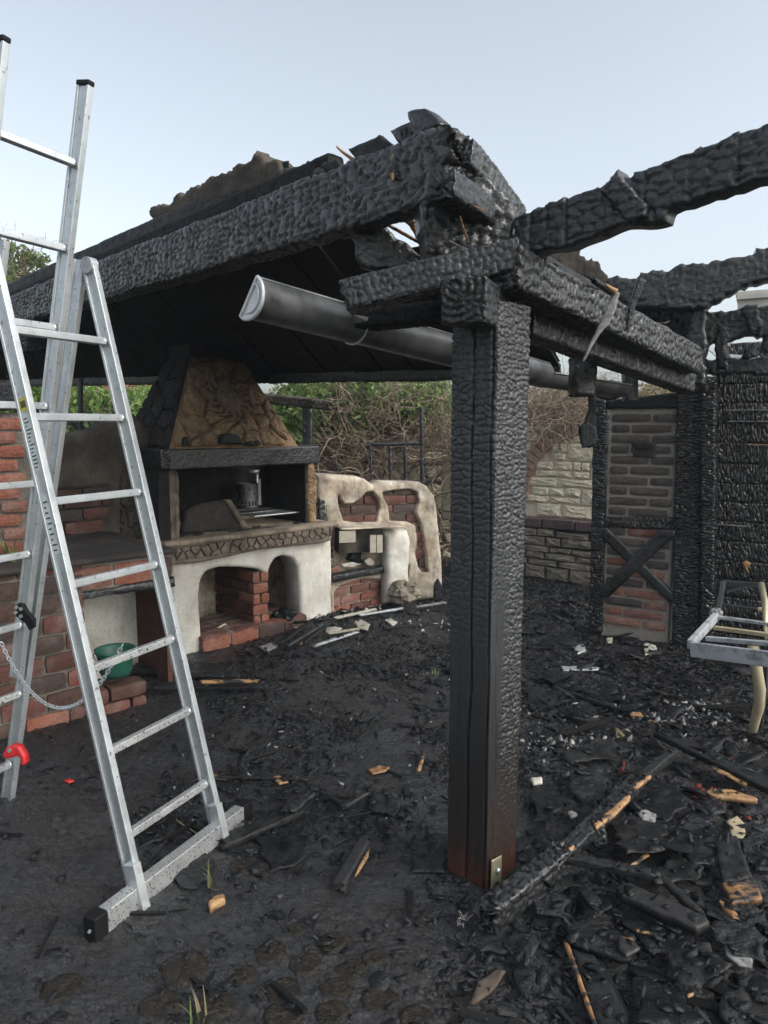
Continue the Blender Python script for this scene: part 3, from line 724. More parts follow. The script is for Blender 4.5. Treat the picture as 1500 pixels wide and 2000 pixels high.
for pts in ([(690, 440), (740, 400), (752, 402), (752, 420), (762, 446), (784, 470), (826, 500), (800, 530), (700, 520)], [(745, 400), (760, 380), (832, 372), (826, 398), (812, 400), (806, 408), (784, 398), (768, 404)]):
    chunk('charred_shred', pts, 2.75, .04, 'char', .03, .03, .012, jag=.010, seed=8)
# laths crossing the hole in the roof
for a, b in (((760, 405), (822, 450)), ((785, 400), (826, 478)), ((800, 430), (830, 436)), ((748, 432), (835, 480))):
    bm_('roof_lath', (a[0], a[1], 2.9), (b[0], b[1], 3.05), .02, .012, 'plank_bare', res=.008, amp=.004, ends=(.01, .01), seed=a[0])
# beams resting on the post
bm_('tie_beam', (676, 581, 2.36), (1012, 500, 2.30), .10, .098, 'char_tile', res=.0055, cell=(.024, .026), amp=.009, low=.006, seed=31, ends=(.012, 0))
bm_('under_beam', (690, 626, 2.62), (870, 612, 2.55), .12, .07, 'soot', amp=.01, seed=32, ends=(.03, 0))
bm_('bracket_beam', (905, 588, 2.10), (1040, 640, 3.4), .132, .125, 'char_tile', res=.0055, cell=(.03, .026), amp=.008, low=.004, seed=33, r=.006)
bm_('post_cap', (920, 560, 2.42), (1012, 530, 2.36), .15, .15, 'char_tile', res=.007, cell=(.024, .024), amp=.007, seed=34)
bm_('plate_beam', (985, 525, 2.28), (1350, 706, 3.75), .11, .128, 'char_tile', res=.006, cell=(.022, .045), amp=.016, low=.008, seed=35, ends=(0, .03))
bm_('lower_plate_beam', (1022, 612, 2.62), (1340, 738, 3.9), .10, .16, 'char_fine', res=.009, cell=(.022, .04), amp=.012, seed=36)
bm_('beam_stub', (1136, 700, 3.5), (1137, 772, 3.5), .10, .12, 'char', res=.012, amp=.012, low=.02, seed=37, up=(0, 1, 0))
bm_('beam_stub', (1231, 730, 4.4), (1231, 782, 4.4), .08, .08, 'char', res=.012, amp=.01, seed=38, up=(0, 1, 0))
# the broken rafter slanting up to the right
rf = Frame(P(1010, 430, 2.42), P(1500, 250, 1.92)*(1, 1, 0)-P(1010, 430, 2.42)*(1, 1, 0))
pts = [(1005, 424), (1060, 402), (1103, 384), (1106, 390), (1170, 362), (1172, 370), (1186, 352), (1204, 331), (1224, 348), (1236, 346), (1237, 338), (1302, 314), (1304, 317), (1368, 286), (1370, 290), (1441, 257), (1444, 263), (1500, 240), (1570, 208),
       (1570, 318), (1500, 345), (1470, 352), (1440, 368), (1400, 378), (1340, 398), (1300, 410), (1298, 434), (1280, 438), (1222, 442), (1210, 440), (1170, 458), (1140, 466), (1134, 474), (1075, 488), (1020, 500), (1000, 492)]
def rfn(X, Z):
    o = .016*(gator(X, Z, .055, .03, 8)-.3)
    for c in np.arange(.05, 1.2, .125): o = o-.012*np.exp(-((X-c)/.003)**2)
    return o
plate('broken_rafter', rf, rf.pxs(pts), M['char'], pavilion, thick=.07, res=.006, r=.006, jag=.005, jagf=.02, front=rfn)
rf2 = Frame(rf.o-rf.n*.03, rf.u)
plate('rafter_patch', rf2, rf2.pxs([(1172, 372), (1204, 333), (1262, 398), (1258, 425), (1226, 442)]), M['char'], pavilion, thick=.03, res=.006, r=.01, jag=.004, front=gf(14, .014, .03, .03))
# splintered boards between plate beam and rafter
chunk('splintered_board', [(1075, 484), (1095, 480), (1110, 486), (1135, 482), (1134, 505), (1142, 500), (1150, 512), (1156, 503), (1162, 516), (1170, 508), (1176, 525), (1190, 540), (1180, 560), (1110, 530), (1060, 500)], 3.0, .04, 'plaster_dark', .012, .05, .010, jag=.003)
for a, b, w_ in (((1048, 498), (1090, 535), .02), ((1085, 522), (1180, 575), .03), ((1160, 545), (1205, 575), .015), ((1060, 510), (1150, 560), .05)):
    bm_('split_board', (a[0], a[1], 2.6), (b[0], b[1], 2.9), .02, w_, 'char_flat', res=.007, amp=.006, ends=(.01, .02), seed=a[0])
# hanging scorched strips
def strip(name, pts, Y, w_, mat, **k):
    fr = azf(P(pts[0][0], pts[0][1], Y), 95); return plate(name, fr, fr.pxs(pts), M[mat], pavilion, thick=.008, res=.006, r=.004, jag=.0015, jagf=.02, front=lambda X, Z: .006*fbm(X*25, Z*25, 3, 1))
strip('hanging_strip', [(1198, 566), (1211, 572), (1205, 600), (1190, 634), (1170, 655), (1141, 706), (1137, 704), (1156, 662), (1178, 618), (1186, 600)], 2.6, 0, 'ash')
strip('hanging_strip', [(1184, 553), (1208, 566), (1204, 576), (1182, 558)], 2.59, 0, 'wood_bare')
strip('hanging_strip', [(1248, 540), (1262, 548), (1245, 590), (1230, 640), (1222, 645), (1228, 600)], 2.9, 0, 'chipB')
strip('hanging_strip', [(1148, 700), (1163, 700), (1163, 770), (1165, 840), (1166, 872), (1150, 876), (1134, 868), (1130, 838), (1140, 826), (1150, 800), (1148, 760)], 3.6, 0, 'char_flat')
strip('hanging_strip', [(1132, 832), (1148, 824), (1166, 835), (1166, 868), (1137, 876)], 3.58, 0, 'chipA')

# ================================================================== FAR RIGHT: SHED WALL
shed = empty('shed', (2.1, 5.1, 0), 'blackened half timbered shed with smoked brick panel, cross braces and charred board wall', 'shed')
SH = azf(G(1157, 1238), 122)
def sp(name, pts, d, th, mat, amp=.008, cu=.02, cv=.03, res=.012, parent=shed, **k):
    return plate(name, SH, SH.pxs(pts, d), M[mat], parent, thick=th, res=res, r=.008, d0=d, front=gf(k.pop('seed', 2), amp, cu, cv), jag=k.pop('jag', .003), **k)
sp('timber_post', [(1158, 778), (1183, 780), (1182, 900), (1176, 1235), (1149, 1235), (1155, 1000)], -.02, .14, 'ripple_h', cu=.05, cv=.02, seed=3)
sp('timber_rail', [(1184, 782), (1332, 766), (1332, 798), (1184, 798)], -.015, .1, 'soot')
sp('timber_rail', [(1177, 1009), (1318, 1010), (1318, 1037), (1177, 1030)], -.012, .1, 'ripple_v', cu=.02, cv=.05, seed=4)
sp('timber_post', [(1322, 770), (1372, 740), (1366, 1262), (1312, 1262)], -.03, .14, 'ripple_h', cu=.06, cv=.022, seed=5, amp=.012)
sp('timber_post', [(1369, 735), (1399, 735), (1394, 1264), (1367, 1264)], -.06, .2, 'ripple_h', cu=.05, cv=.022, seed=6, amp=.012)
sp('cross_brace', [(1290, 1034), (1318, 1036), (1318, 1046), (1188, 1166), (1172, 1168), (1172, 1150)], -.040, .06, 'char', cu=.02, cv=.02, seed=7, amp=.004, jag=.001)
sp('cross_brace', [(1177, 1032), (1184, 1030), (1316, 1160), (1316, 1186), (1176, 1052)], -.026, .06, 'char', cu=.02, cv=.02, seed=8, amp=.004, jag=.001)
a0, zb = SH.px(1180, 1236, 0); a1, zt = SH.px(1318, 800, 0); _, zt = SH.px(1240, 797, 0)
brick_panel = plate('brick_panel', SH, [(a0-.02, -.05), (a1+.03, -.05), (a1+.03, zt), (a0-.02, zt)], M['mortar_dark'], shed, thick=.1, res=.03, r=.004)
bricks(SH, a0+.0, a1+.01, .10, zt-.01, brick_panel, lambda s, z: [M['brick_grey'], M['brick_grey'], M['brick_dim'] if z < .9 else M['brick_grey']] if z > .50 else [M['brick_pale'], M['brick_pale'], M['brick_grey']],
       L=.27, H=.058, g=.018, d0=-.012, seed=4)
sp('niche_stone', [(1232, 868), (1240, 861), (1262, 860), (1280, 866), (1279, 896), (1236, 893)], -.012, .03, 'mortar_black', amp=.004, seed=3)
sp('niche_ledge', [(1231, 866), (1245, 862), (1264, 862), (1276, 868), (1266, 877), (1240, 876)], -.03, .03, 'hood_dark', amp=.004)
# charred board wall
z = 0.0; k = 0
while z < 2.02:
    hh = .128+.012*random.random(); s0 = SH.px(1398, 1000, .05)[0]
    a = SH.pt(s0-.02, .06+.01*random.random(), z+hh/2); b = SH.pt(s0+1.5, .06+.01*random.random(), z+hh/2)
    beam('wall_board', a, b, .04, hh-.001, M['ripple_v'], shed, res=.012, cell=(.022, .05), amp=.010, low=.004, seed=50+k, r=.008); z += hh+.001; k += 1
sp('wall_backing', [(1398, 728), (1640, 720), (1640, 1300), (1394, 1270)], .12, .05, 'soot', amp=0, res=.05)
for (x, y, l) in ((1418, 801, 80), (1420, 823, 90), (1395, 1024, 70), (1440, 868, 70)):
    s_, zz = SH.px(x, y, .02); bl = MB(); bl.box(SH.pt(s_, .03, zz), SH.pt(s_+l/1389*4.4, .03, zz), .01, .006); bl.build('pale_splinter', M['wood_bare'] if y == 868 else M['ash'], shed)
sp('pale_splinter', [(1449, 1099), (1457, 1095), (1467, 1100), (1460, 1110), (1463, 1120), (1455, 1115)], .015, .01, 'wood_bare', amp=0, jag=0, res=.008)
# upper timbers behind
def up(name, pts, Y, th, mat='char', amp=.014, **k):
    fr = azf(P(pts[0][0], pts[0][1], Y), k.pop('az', 112))
    return plate(name, fr, fr.pxs(pts), M[mat], shed, thick=th, res=k.pop('res', .011), r=.008, jag=k.pop('jag', .013), jagf=.022, front=gf(k.pop('seed', 5), amp, .03, .03), **k)
up('wall_plate', [(1178, 548), (1205, 540), (1230, 548), (1250, 545), (1251, 533), (1275, 526), (1300, 530), (1320, 518), (1345, 514), (1380, 516), (1430, 503), (1476, 498), (1478, 488), (1500, 478), (1600, 450), (1600, 520), (1500, 548), (1450, 560), (1420, 578), (1380, 596), (1352, 604), (1300, 606), (1230, 600), (1190, 575)], 4.1, .14)
up('dark_rafters', [(1195, 570), (1400, 590), (1385, 606), (1378, 640), (1380, 770), (1325, 768), (1230, 690), (1190, 620)], 4.35, .1, 'soot', amp=.02)
up('upright', [(1345, 600), (1378, 598), (1376, 752), (1343, 752)], 4.0, .12, 'char', az=120)
up('upright', [(1399, 640), (1422, 640), (1421, 722), (1394, 722), (1398, 700)], 4.0, .05, 'slate', az=120)
up('cross_rail', [(1378, 612), (1400, 608), (1460, 598), (1560, 588), (1560, 650), (1500, 655), (1440, 660), (1430, 668), (1378, 672)], 4.2, .1, 'char')
up('cross_rail', [(1378, 702), (1420, 698), (1500, 700), (1580, 700), (1580, 728), (1378, 730)], 4.3, .1, 'char')
up('slate_shingle', [(1450, 606), (1480, 602), (1492, 640), (1470, 648), (1462, 640)], 4.05, .02, 'slate', amp=.003)
up('slate_shingle', [(1452, 682), (1478, 672), (1480, 700), (1450, 700)], 4.1, .02, 'slate', amp=.003)
up('slate_shingle', [(1488, 655), (1515, 652), (1518, 690), (1490, 694)], 4.1, .02, 'slate', amp=.003)
cr = MB()
for k in range(9):
    x = 1382+k*9; cr.box(P(x, 678+k*.5, 5.2), P(x+26, 700-k*.2, 4.8), .03, .012)
cr.build('corrugated_strip', M['zinc_light'], shed)
up('rail_top', [(1160, 752), (1165, 776), (1184, 780), (1245, 772), (1240, 752), (1222, 752), (1190, 740)], 4.9, .08, 'char')
ch = MB()
for a, b in (((1275, 628), (1290, 632)), ((1290, 632), (1308, 627)), ((1290, 632), (1291, 642))): ch.tube([P(a[0], a[1], 4.2), P((a[0]+b[0])/2, (a[1]+b[1])/2+1.5, 4.19), P(b[0], b[1], 4.2)], [.004, .006, .003], 6)
ch.build('melted_hook', M['ash'], shed)

# distant house eave and red roof
hs_ = empty('house', tuple(P(1560, 830, 12)*(1, 1, 0)), 'pale house eave seen through the gap between the burnt beams at right', 'house')
fr = azf(P(1440, 575, 11), 118)
for i, (d, y0, y1) in enumerate(((0, 570, 577), (-.05, 577, 586), (.02, 586, 604))):
    mb = MB(); s0, z0 = fr.px(1437+i*2, y0, 0); s1, z1 = fr.px(1437, y1, 0)
    mb.box(fr.pt(s0, d+.3, (z0+z1)/2), fr.pt(s0+4, d+.3, (z0+z1)/2), .6, z0-z1); mb.build('fascia_or_shadow_strip', M['fascia'], hs_)
mb = MB(); s0, z0 = fr.px(1440, 604, 0); mb.box(fr.pt(s0+.35, .35+1.5, z0/2), fr.pt(s0+4, .35+1.5, z0/2), 3, z0); mb.build('wall', M['plaster'], hs_)
rr = empty('house', tuple(P(225, 835, 14)*(1, 1, 0)), 'distant house with a red tiled roof glimpsed left of the chimney hood', 'house')
mb = MB(); mb.box(P(120, 845, 15)*(1, 1, 0)+(0, 0, .9), P(330, 845, 15)*(1, 1, 0)+(0, 0, .9), 3, 1.8); mb.build('wall', M['plaster'], rr)
a = P(100, 812, 13); b = P(340, 812, 13); c = P(340, 745, 15.5); d = P(100, 745, 15.5)
rfm = MB(); rfm.add([a, b, c, d], [(0, 1, 2, 3)]); rfo = rfm.build('roof', M['rooftile'], rr)
for k in range(12):
    t = k/12; p0 = a+(d-a)*t; p1 = b+(c-b)*t; mm = MB(); mm.box(p0+(0, 0, .02), p1+(0, 0, .02), .12, .035); mm.build('tile_row', M['rooftile'], rfo)
# ================================================================== OUTDOOR KITCHEN
K0 = G(335, 1284); KF = azf(K0, 47.0)
kitchen = empty('barbecue_fireplace', tuple(K0), 'walled barbecue fireplace with arched white plaster base, stone worktop and scorched chimney hood', 'fireplace')
def kp(name, pts, d, th, mat, res=.014, parent=kitchen, fr=KF, **k):
    return plate(name, fr, fr.pxs(pts, d), M[mat], parent, thick=th, res=res, r=k.pop('r', .03), d0=d, **k)
sm = lambda a, f=6, s=1: (lambda X, Z: a*fbm(X*f, Z*f, 4, s))
# plaster base with two arches
base_pts = [(333, 1098), (648, 1052), (650, 1120), (648, 1160), (650, 1213), (596, 1224), (590, 1218), (586, 1150), (583, 1108), (572, 1090), (553, 1085), (537, 1092), (527, 1112), (526, 1122), (518, 1120),
            (505, 1112), (470, 1108), (430, 1108), (404, 1116), (394, 1132), (390, 1160), (394, 1240), (400, 1288), (392, 1290), (338, 1296), (334, 1200)]
kp('plaster_base', base_pts, 0, .20, 'plaster', front=sm(.014), r=.028)
s1, zc = KF.px(648, 1052, 0); s0 = KF.px(333, 1098, 0)[0]
# inner walls behind the arches, darker than the plaster front
mb = MB(); mb.box(KF.pt(s0, .62, .42), KF.pt(s1, .62, .42), .06, .86); mb.build('back_wall', M['plaster_tan'], kitchen)
mb = MB(); mb.box(KF.pt(s0+.05, .18, .42), KF.pt(s0+.05, .62, .42), .1, .86); mb.build('side_wall', M['soot_wall'], kitchen); mb = MB(); mb.box(KF.pt(s1-.07, .20, .42), KF.pt(s1-.07, .62, .42), .1, .86); mb.build('side_wall', M['plaster_tan'], kitchen)
# brick pillar between the arches
pr = KF.px(526, 1235, .02)[0]; pl = KF.px(496, 1240, .02)[0]
zt = KF.px(510, 1118, 0)[1]
pil = MB(); pil.box(KF.pt(pl+.02, .33, zt/2), KF.pt(pr-.008, .33, zt/2), .58, zt); pil = pil.build('brick_pillar', M['mortar'], kitchen)
bricks(KF, pl, pr, .0, zt, pil, [M['brick']], L=.13, H=.072, g=.012, d0=.01, seed=9)
PS = azf(KF.pt(pl+.004, .012, 0), 47-90)     # left flank of the pillar: u runs away... seen through the big arch
PS = Frame(KF.pt(pl+.002, .60, 0), -KF.n)
bricks(PS, 0, .585, .0, zt, pil, lambda s, z: [M['brick'], M['brick_dim']] if s > .35 else [M['brick_soot'], M['brick_dim']], L=.24, H=.072, g=.012, d0=-.004, seed=10, W=.03)  # darker bricks towards the back of the arch
# brick plinth along the ground
pln = MB(); a = KF.px(398, 1290, -.06)[0]; b = KF.px(600, 1235, -.06)[0]
pln.box(KF.pt(a, .2, .055), KF.pt(b, .2, .055), .5, .10); pln = pln.build('brick_plinth', M['mortar'], kitchen)
bricks(KF, a, b, .0, .11, pln, [M['brick_dim'], M['brick'], M['brick_soot']], L=.22, H=.10, g=.014, d0=-.065, seed=11)
PT_ = Frame(KF.pt(a, -.06, .108), KF.u, KF.n)
bricks(PT_, 0, b-a, 0, .46, pln, [M['brick_soot'], M['brick_dim']], L=.24, H=.11, g=.012, d0=-.004, seed=12, W=.03)
# stone worktop: edge of crazy flagstones, flat top with ash
ED = -.07
edge_pts = [(334, 1064), (420, 1048), (520, 1034), (651, 1020), (649, 1056), (620, 1062), (560, 1068), (518, 1072), (490, 1078), (430, 1092), (382, 1100), (334, 1104)]
sl = kp('worktop_edge', edge_pts, ED, .12, 'slab_mortar', front=sm(.012, 14), r=.02, jag=.004)
reg = KF.pxs([(340, 1070), (646, 1026), (644, 1052), (560, 1064), (420, 1090), (340, 1100)], ED)
voro_stones('flagstone', KF, reg, .075, M['slab_stone'], sl, gap=.004, h=.012, rough=.004, d0=ED-.012, seed=3, aspect=.9)
zt0 = KF.px(334, 1062, ED)[1]; zt1 = KF.px(651, 1018, ED)[1]; ztop = (zt0+zt1)/2+.004
sA = KF.px(334, 1062, ED)[0]; sB = KF.px(651, 1018, ED)[0]
TF = Frame(KF.pt(0, 0, ztop), KF.u, KF.n)
top = plate('worktop', TF, [(sA-.06, -.10), (sB+.02, -.10), (sB+.02, .72), (sA-.06, .72)], M['slab_top'], kitchen, thick=.035, res=.02, r=.008, jag=.008, front=sm(.008, 9))
# fire box: jambs, back, cheeks
jl = [(347, 920), (385, 914), (398, 925), (405, 950), (404, 985), (408, 1010), (405, 1052), (350, 1056)]
kp('stone_jamb', [(318, 918), (342, 914), (352, 922), (353, 1054), (322, 1062)], .02, .55, 'jamb', front=sm(.03, 9, 3), jag=.006)
jb = kp('stone_jamb', [(342, 918), (346, 914), (352, 930), (354, 1053), (344, 1054)], .0, .05, 'jamb', front=sm(.02, 9, 4), jag=.004)
kp('stone_jamb', [(602, 908), (616, 906), (617, 925), (622, 940), (620, 1022), (607, 1024), (603, 980)], .02, .5, 'hood_stone', front=sm(.03, 10, 5), jag=.006)
sL = KF.px(322, 1000, .02)[0]; sR = KF.px(612, 1000, .02)[0]
zm = KF.px(470, 905, 0)[1]
mb = MB(); mb.box(KF.pt(sL, .66, (ztop+zm)/2+.1), KF.pt(sR, .66, (ztop+zm)/2+.1), .06, zm-ztop+.3); mb.build('fire_back', M['soot_wall'], kitchen)
mb = MB(); mb.box(KF.pt(sR-.03, .05, (ztop+zm)/2), KF.pt(sR-.03, .66, (ztop+zm)/2), .05, zm-ztop); mb.build('fire_cheek', M['soot_wall'], kitchen)
mb = MB(); mb.box(KF.pt(sL-.02, -.02, (ztop+zm)/2), KF.pt(sL-.02, .66, (ztop+zm)/2), .08, zm-ztop); mb.build('fire_cheek', M['soot_wall'], kitchen)
# low slanted screen wall inside
kp('fire_screen', [(358, 1044), (362, 1000), (385, 985), (440, 976), (452, 978), (485, 1030), (478, 1036)], .12, .05, 'mortar_black', front=sm(.01))
kp('screen_edge', [(440, 976), (452, 976), (487, 1030), (476, 1034)], .10, .06, 'jamb', front=sm(.006), r=.01)
# mantel: charred timber round three sides
zb0 = KF.px(470, 875, -.1)[1]; zb1 = KF.px(470, 912, -.1)[1]; hM = zb0-zb1; zc_ = (zb0+zb1)/2
sMR = KF.px(622, 890, -.10)[0]; sML = KF.px(332, 890, -.10)[0]
beam('mantel_beam', KF.pt(sML, -.04, zc_), KF.pt(sMR, -.04, zc_), .13, hM, M['char_fine'], kitchen, res=.008, cell=(.016, .014), amp=.006, low=.004, seed=61, r=.008)
beam('mantel_return', KF.pt(sML-.0, -.10, zc_+.005), KF.pt(sML+.0, .78, zc_+.005), .13, hM, M['char_fine'], kitchen, res=.012, cell=(.02, .02), amp=.005, low=.004, seed=62)
beam('mantel_end', KF.pt(sMR-.10, .06, zc_), KF.pt(sMR+.03, .06, zc_+.005), .12, hM+.01, M['soot'], kitchen, res=.012, amp=.004, low=.003, seed=63)
beam('mantel_return', KF.pt(sMR-.03, .02, zc_), KF.pt(sMR-.03, .7, zc_), .11, hM, M['soot'], kitchen, res=.014, amp=.004, seed=64)
# hood: truncated pyramid with stones on the front
zH = zb0-.005; hb = [KF.px(331, 873, -.06)[0], KF.px(584, 870, -.06)[0]]
htop = 2.55
front0 = (-.05, hb[0], hb[1])
def hoodpt(s, d, z): return KF.pt(s, d, z)
tl, zq = KF.px(372, 700, .22); tr, _ = KF.px(474, 700, .22); HT = KF.px(420, 700, .22)[1]
C = [hoodpt(hb[0], -.05, zH), hoodpt(hb[1], -.05, zH), hoodpt(hb[1], .72, zH), hoodpt(hb[0], .72, zH)]
T = [hoodpt(tl, .22, HT), hoodpt(tr, .22, HT), hoodpt(tr, .55, HT), hoodpt(tl, .55, HT)]
T2 = [t+(0, 0, .5) for t in T]
def quadgrid(a, b, c, d, nu, nv, disp):
    V = []; nrm = unit(np.cross(b-a, d-a))
    for i in range(nu):
        for j in range(nv):
            u, v = i/(nu-1), j/(nv-1); p = (a*(1-u)+b*u)*(1-v)+(d*(1-u)+c*u)*v
            e = min(u, 1-u, v, 1-v); V.append(p+nrm*disp(p, u, v)*min(1, e*12))
    return np.array(V)
def hd(p, u, v): return .02*float(fbm(np.array([p[0]*9+p[2]*3]), np.array([p[1]*9+p[2]*9]), 4, 2)[0])
VV = []; FF = []; n0 = 0
for (a, b, c, d, nu) in ((C[0], C[1], T[1], T[0], 40), (C[3], C[0], T[0], T[3], 34), (C[1], C[2], T[2], T[1], 34), (C[2], C[3], T[3], T[2], 12)):
    V = quadgrid(a, b, c, d, nu, 34, hd); F = grid_faces(nu, 34)+n0; VV.append(V); FF.append(F); n0 += len(V)
VV = np.vstack(VV); FF = np.concatenate(FF)[:, ::-1].copy()
hood = mk('chimney_hood', VV[:40*34], grid_faces(40, 34)[:, ::-1].copy(), M['hood'], kitchen, smooth=True)
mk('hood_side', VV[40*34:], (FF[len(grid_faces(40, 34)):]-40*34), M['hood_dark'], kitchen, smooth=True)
mb = MB(); mb.add(T+T2, [(0, 1, 5, 4), (1, 2, 6, 5), (2, 3, 7, 6), (3, 0, 4, 7)]); mb.build('flue', M['hood_dark'], kitchen)
HF = Frame(C[0], C[1]-C[0], T[0]-C[0]); 
def hloc(p): q = p-HF.o; return (float(q@HF.u), float(q@HF.v))
rg = [hloc(p) for p in (C[0], C[1], T[1], T[0])]; cx = (rg[0][0]+rg[1][0])/2
reg = [(cx+(x-cx)*.96, y*.985+.01) for x, y in rg]
voro_stones('hood_stone', HF, reg, .12, M['hood_stone'], hood, gap=.007, h=.016, rough=.014, d0=-.004, seed=8, aspect=1.6, jit=.95)
LF = Frame(C[3], C[0]-C[3], T[3]-C[3])
def lloc(p): q = p-LF.o; return (float(q@LF.u), float(q@LF.v))
hside = [o for o in kitchen.children if o.name.startswith('hood_side')][0]
rg2 = [lloc(p) for p in (C[3], C[0], T[0], T[3])]
voro_stones('hood_stone', LF, rg2, .14, M['hood_dark'], hside, gap=.006, h=.014, rough=.012, d0=-.004, seed=18, aspect=1.4, jit=.95)
# things on the mantel
def lump(name, px, py, Y, s, mat, label, cat, group=None, flat=.5, n=14, seed=0, parent=None):
    c = P(px, py, Y) if Y else GP(px, py, s*flat*.4); rgx = np.random.default_rng(seed+px); V = []; F = []; m = 8
    for i in range(m+1):
        th = math.pi*i/m
        for k in range(n):
            ph = 2*math.pi*k/n; r_ = s*(.75+.5*rgx.random()); V.append(c+np.array((r_*math.sin(th)*math.cos(ph), r_*math.sin(th)*math.sin(ph)*.8, r_*flat*math.cos(th))))
    F = [tuple(x) for x in grid_faces(m+1, n, True).tolist()]
    o = mk(name, V, F, M[mat], parent)
    if label: tag(o, label, cat, group)
    return o
def shard(name, fr, pts_px, d, th, mat, label=None, cat=None, group=None, parent=None, res=.01, jag=.002, amp=.004):
    o = plate(name, fr, fr.pxs(pts_px, d), M[mat], parent, thick=th, res=res, r=.004, d0=d, jag=jag, front=sm(amp, 30))
    if label: tag(o, label, cat, group)
    return o
shard('felt_scrap', KF, [(434, 866), (436, 848), (450, 846), (466, 850), (482, 868)], -.10, .05, 'chipA', 'black curled scrap on the mantel beam under the sun relief', 'scrap')
shard('felt_scrap', KF, [(360, 870), (360, 858), (366, 852), (370, 862), (372, 870)], -.10, .04, 'chipA', 'small upright black scrap at the left end of the mantel', 'scrap')
shard('felt_scrap', KF, [(484, 869), (492, 862), (498, 866), (508, 860), (509, 867), (500, 871)], -.10, .04, 'slate', 'low crumpled black scrap right of centre on the mantel beam', 'scrap')
# sun relief
def sun_relief():
    root = empty('sun_relief', tuple(HF.pt(*hloc(P(455, 780, 5.1))[:1], 0, 0)) if False else tuple(HF.pt(.5, -.03, .3)), 'round smoked terracotta sun face with wavy rays hung on the chimney hood', 'wall ornament')
    c = HF.px(447, 778, -.03); rad = HF.px(474, 778, -.03)[0]-c[0]
    V = []; F = []; nr, na = 22, 72
    for i in range(nr):
        r_ = rad*i/(nr-1)
        for k in range(na):
            a = 2*math.pi*k/na; x = r_*math.cos(a); y = r_*math.sin(a); t = i/(nr-1); X = x/rad; Y_ = y/rad
            h = .030*math.sqrt(max(0, 1-(t/.86)**2)) if t < .86 else 0
            h += .010*math.exp(-((t-.9)/.05)**2)
            h += .016*math.exp(-(X/.09)**2-((Y_+.02)/.2)**2)                      # nose
            for ex in (-.28, .28): h += .008*math.exp(-((X-ex)/.13)**2-((Y_-.2)/.07)**2)-.008*math.exp(-((X-ex)/.15)**2-((Y_-.34)/.035)**2)
            h += .008*math.exp(-(X/.22)**2-((Y_+.36)/.05)**2)-.007*math.exp(-(X/.22)**2-((Y_+.43)/.03)**2)   # mouth
            h += .006*math.exp(-((abs(X)-.42)/.14)**2-((Y_+.15)/.16)**2)
            V.append(HF.pt(c[0]+x, -.045-h, c[1]+y))
    F = [tuple(x) for x in grid_faces(nr, na, True).tolist()]
    b0 = len(V)
    for k in range(na): a = 2*math.pi*k/na; V.append(HF.pt(c[0]+rad*math.cos(a), -.012, c[1]+rad*math.sin(a)))
    for k in range(na): F.append(((nr-1)*na+k, (nr-1)*na+(k+1) % na, b0+(k+1) % na, b0+k))
    o = mk('face_disc', V, F, M['relief'], root, smooth=True); o.data.flip_normals()
    for k in range(16):
        a = 2*math.pi*(k+.5)/16; pts = []; rr_ = []
        L = rad*(.95 if k % 2 else .7)
        for j in range(9):
            t = j/8; r_ = rad*.98+L*t; aa = a+.20*math.sin(t*4.2+.6); pts.append(HF.pt(c[0]+r_*math.cos(aa), -.035-.010*math.sin(t*3.1), c[1]+r_*math.sin(aa))); rr_.append(max(.0015, rad*.22*(1-t)**.7*(1 if k % 2 else .8)))
        mb = MB(); mb.tube(pts, rr_, 8); mb.build('ray', M['relief'], root, smooth=True)
    return root
sun_relief()
# chimney starter, lamp, grill on the worktop
cs = empty('chimney_starter', tuple(KF.pt(1.02, .35, ztop)), 'perforated metal charcoal chimney starter standing inside the dark fire opening', 'charcoal starter')
csx, csz = KF.px(484, 990, .35); ctop = KF.px(484, 944, .35)[1]; crad = .085
V = []; na = 40
for i, zz in enumerate(np.linspace(csz, ctop, 12)):
    for k in range(na): a = 2*math.pi*k/na; V.append(KF.pt(csx+crad*math.cos(a), .35+crad*math.sin(a), zz))
F = []
for i in range(11):
    for k in range(na):
        if i in (1, 2) and k % 2: continue
        if i in (6, 8) and k % 6 == (0 if i == 6 else 3): continue
        F.append((i*na+k, i*na+(k+1) % na, (i+1)*na+(k+1) % na, (i+1)*na+k))
mk('starter_cylinder', V, F, M['zinc'], cs, smooth=True)
mb = MB(); mb.box(KF.pt(csx+.10, .33, csz+.01), KF.pt(csx+.10, .33, ctop+.03), .02, .018); mb.build('handle_strap', M['zinc_light'], cs)
lt = empty('extractor_light', tuple(KF.pt(csx+.1, .45, ctop)), 'grey metal rod with round cap beside the chimney starter', 'rod')
mb = MB(); mb.tube([KF.pt(*[KF.px(503, 986, .45)[0]], .45, csz), KF.pt(KF.px(502, 925, .45)[0], .45, KF.px(502, 925, .45)[1])], .012, 10); mb.build('rod', M['alu'], lt, smooth=True)
q = KF.px(495, 924, .45); mb = MB(); mb.tube([KF.pt(q[0], .45, q[1]), KF.pt(q[0], .45, q[1]+.025)], [.045, .05], 16); mb.build('cap', M['zinc_light'], lt, smooth=True)
gr = empty('grill_grate', tuple(KF.pt(1.2, .3, ztop)), 'steel grill grate lying inside the fire opening on the right', 'grill')
ga = KF.px(482, 1004, .25); gb = KF.px(597, 992, .25); gz = KF.px(530, 1000, .3)[1]
for k in range(22):
    s = ga[0]+(gb[0]-ga[0])*k/21; mb = MB(); mb.tube([KF.pt(s, .14, gz), KF.pt(s, .56, gz)], .0045, 6); mb.build('bar', M['alu'], gr)
mb = MB()
for d in (.14, .35, .56): mb.tube([KF.pt(ga[0], d, gz), KF.pt(gb[0], d, gz)], .006, 6)
mb.build('rim', M['alu'], gr)
cp = MB()
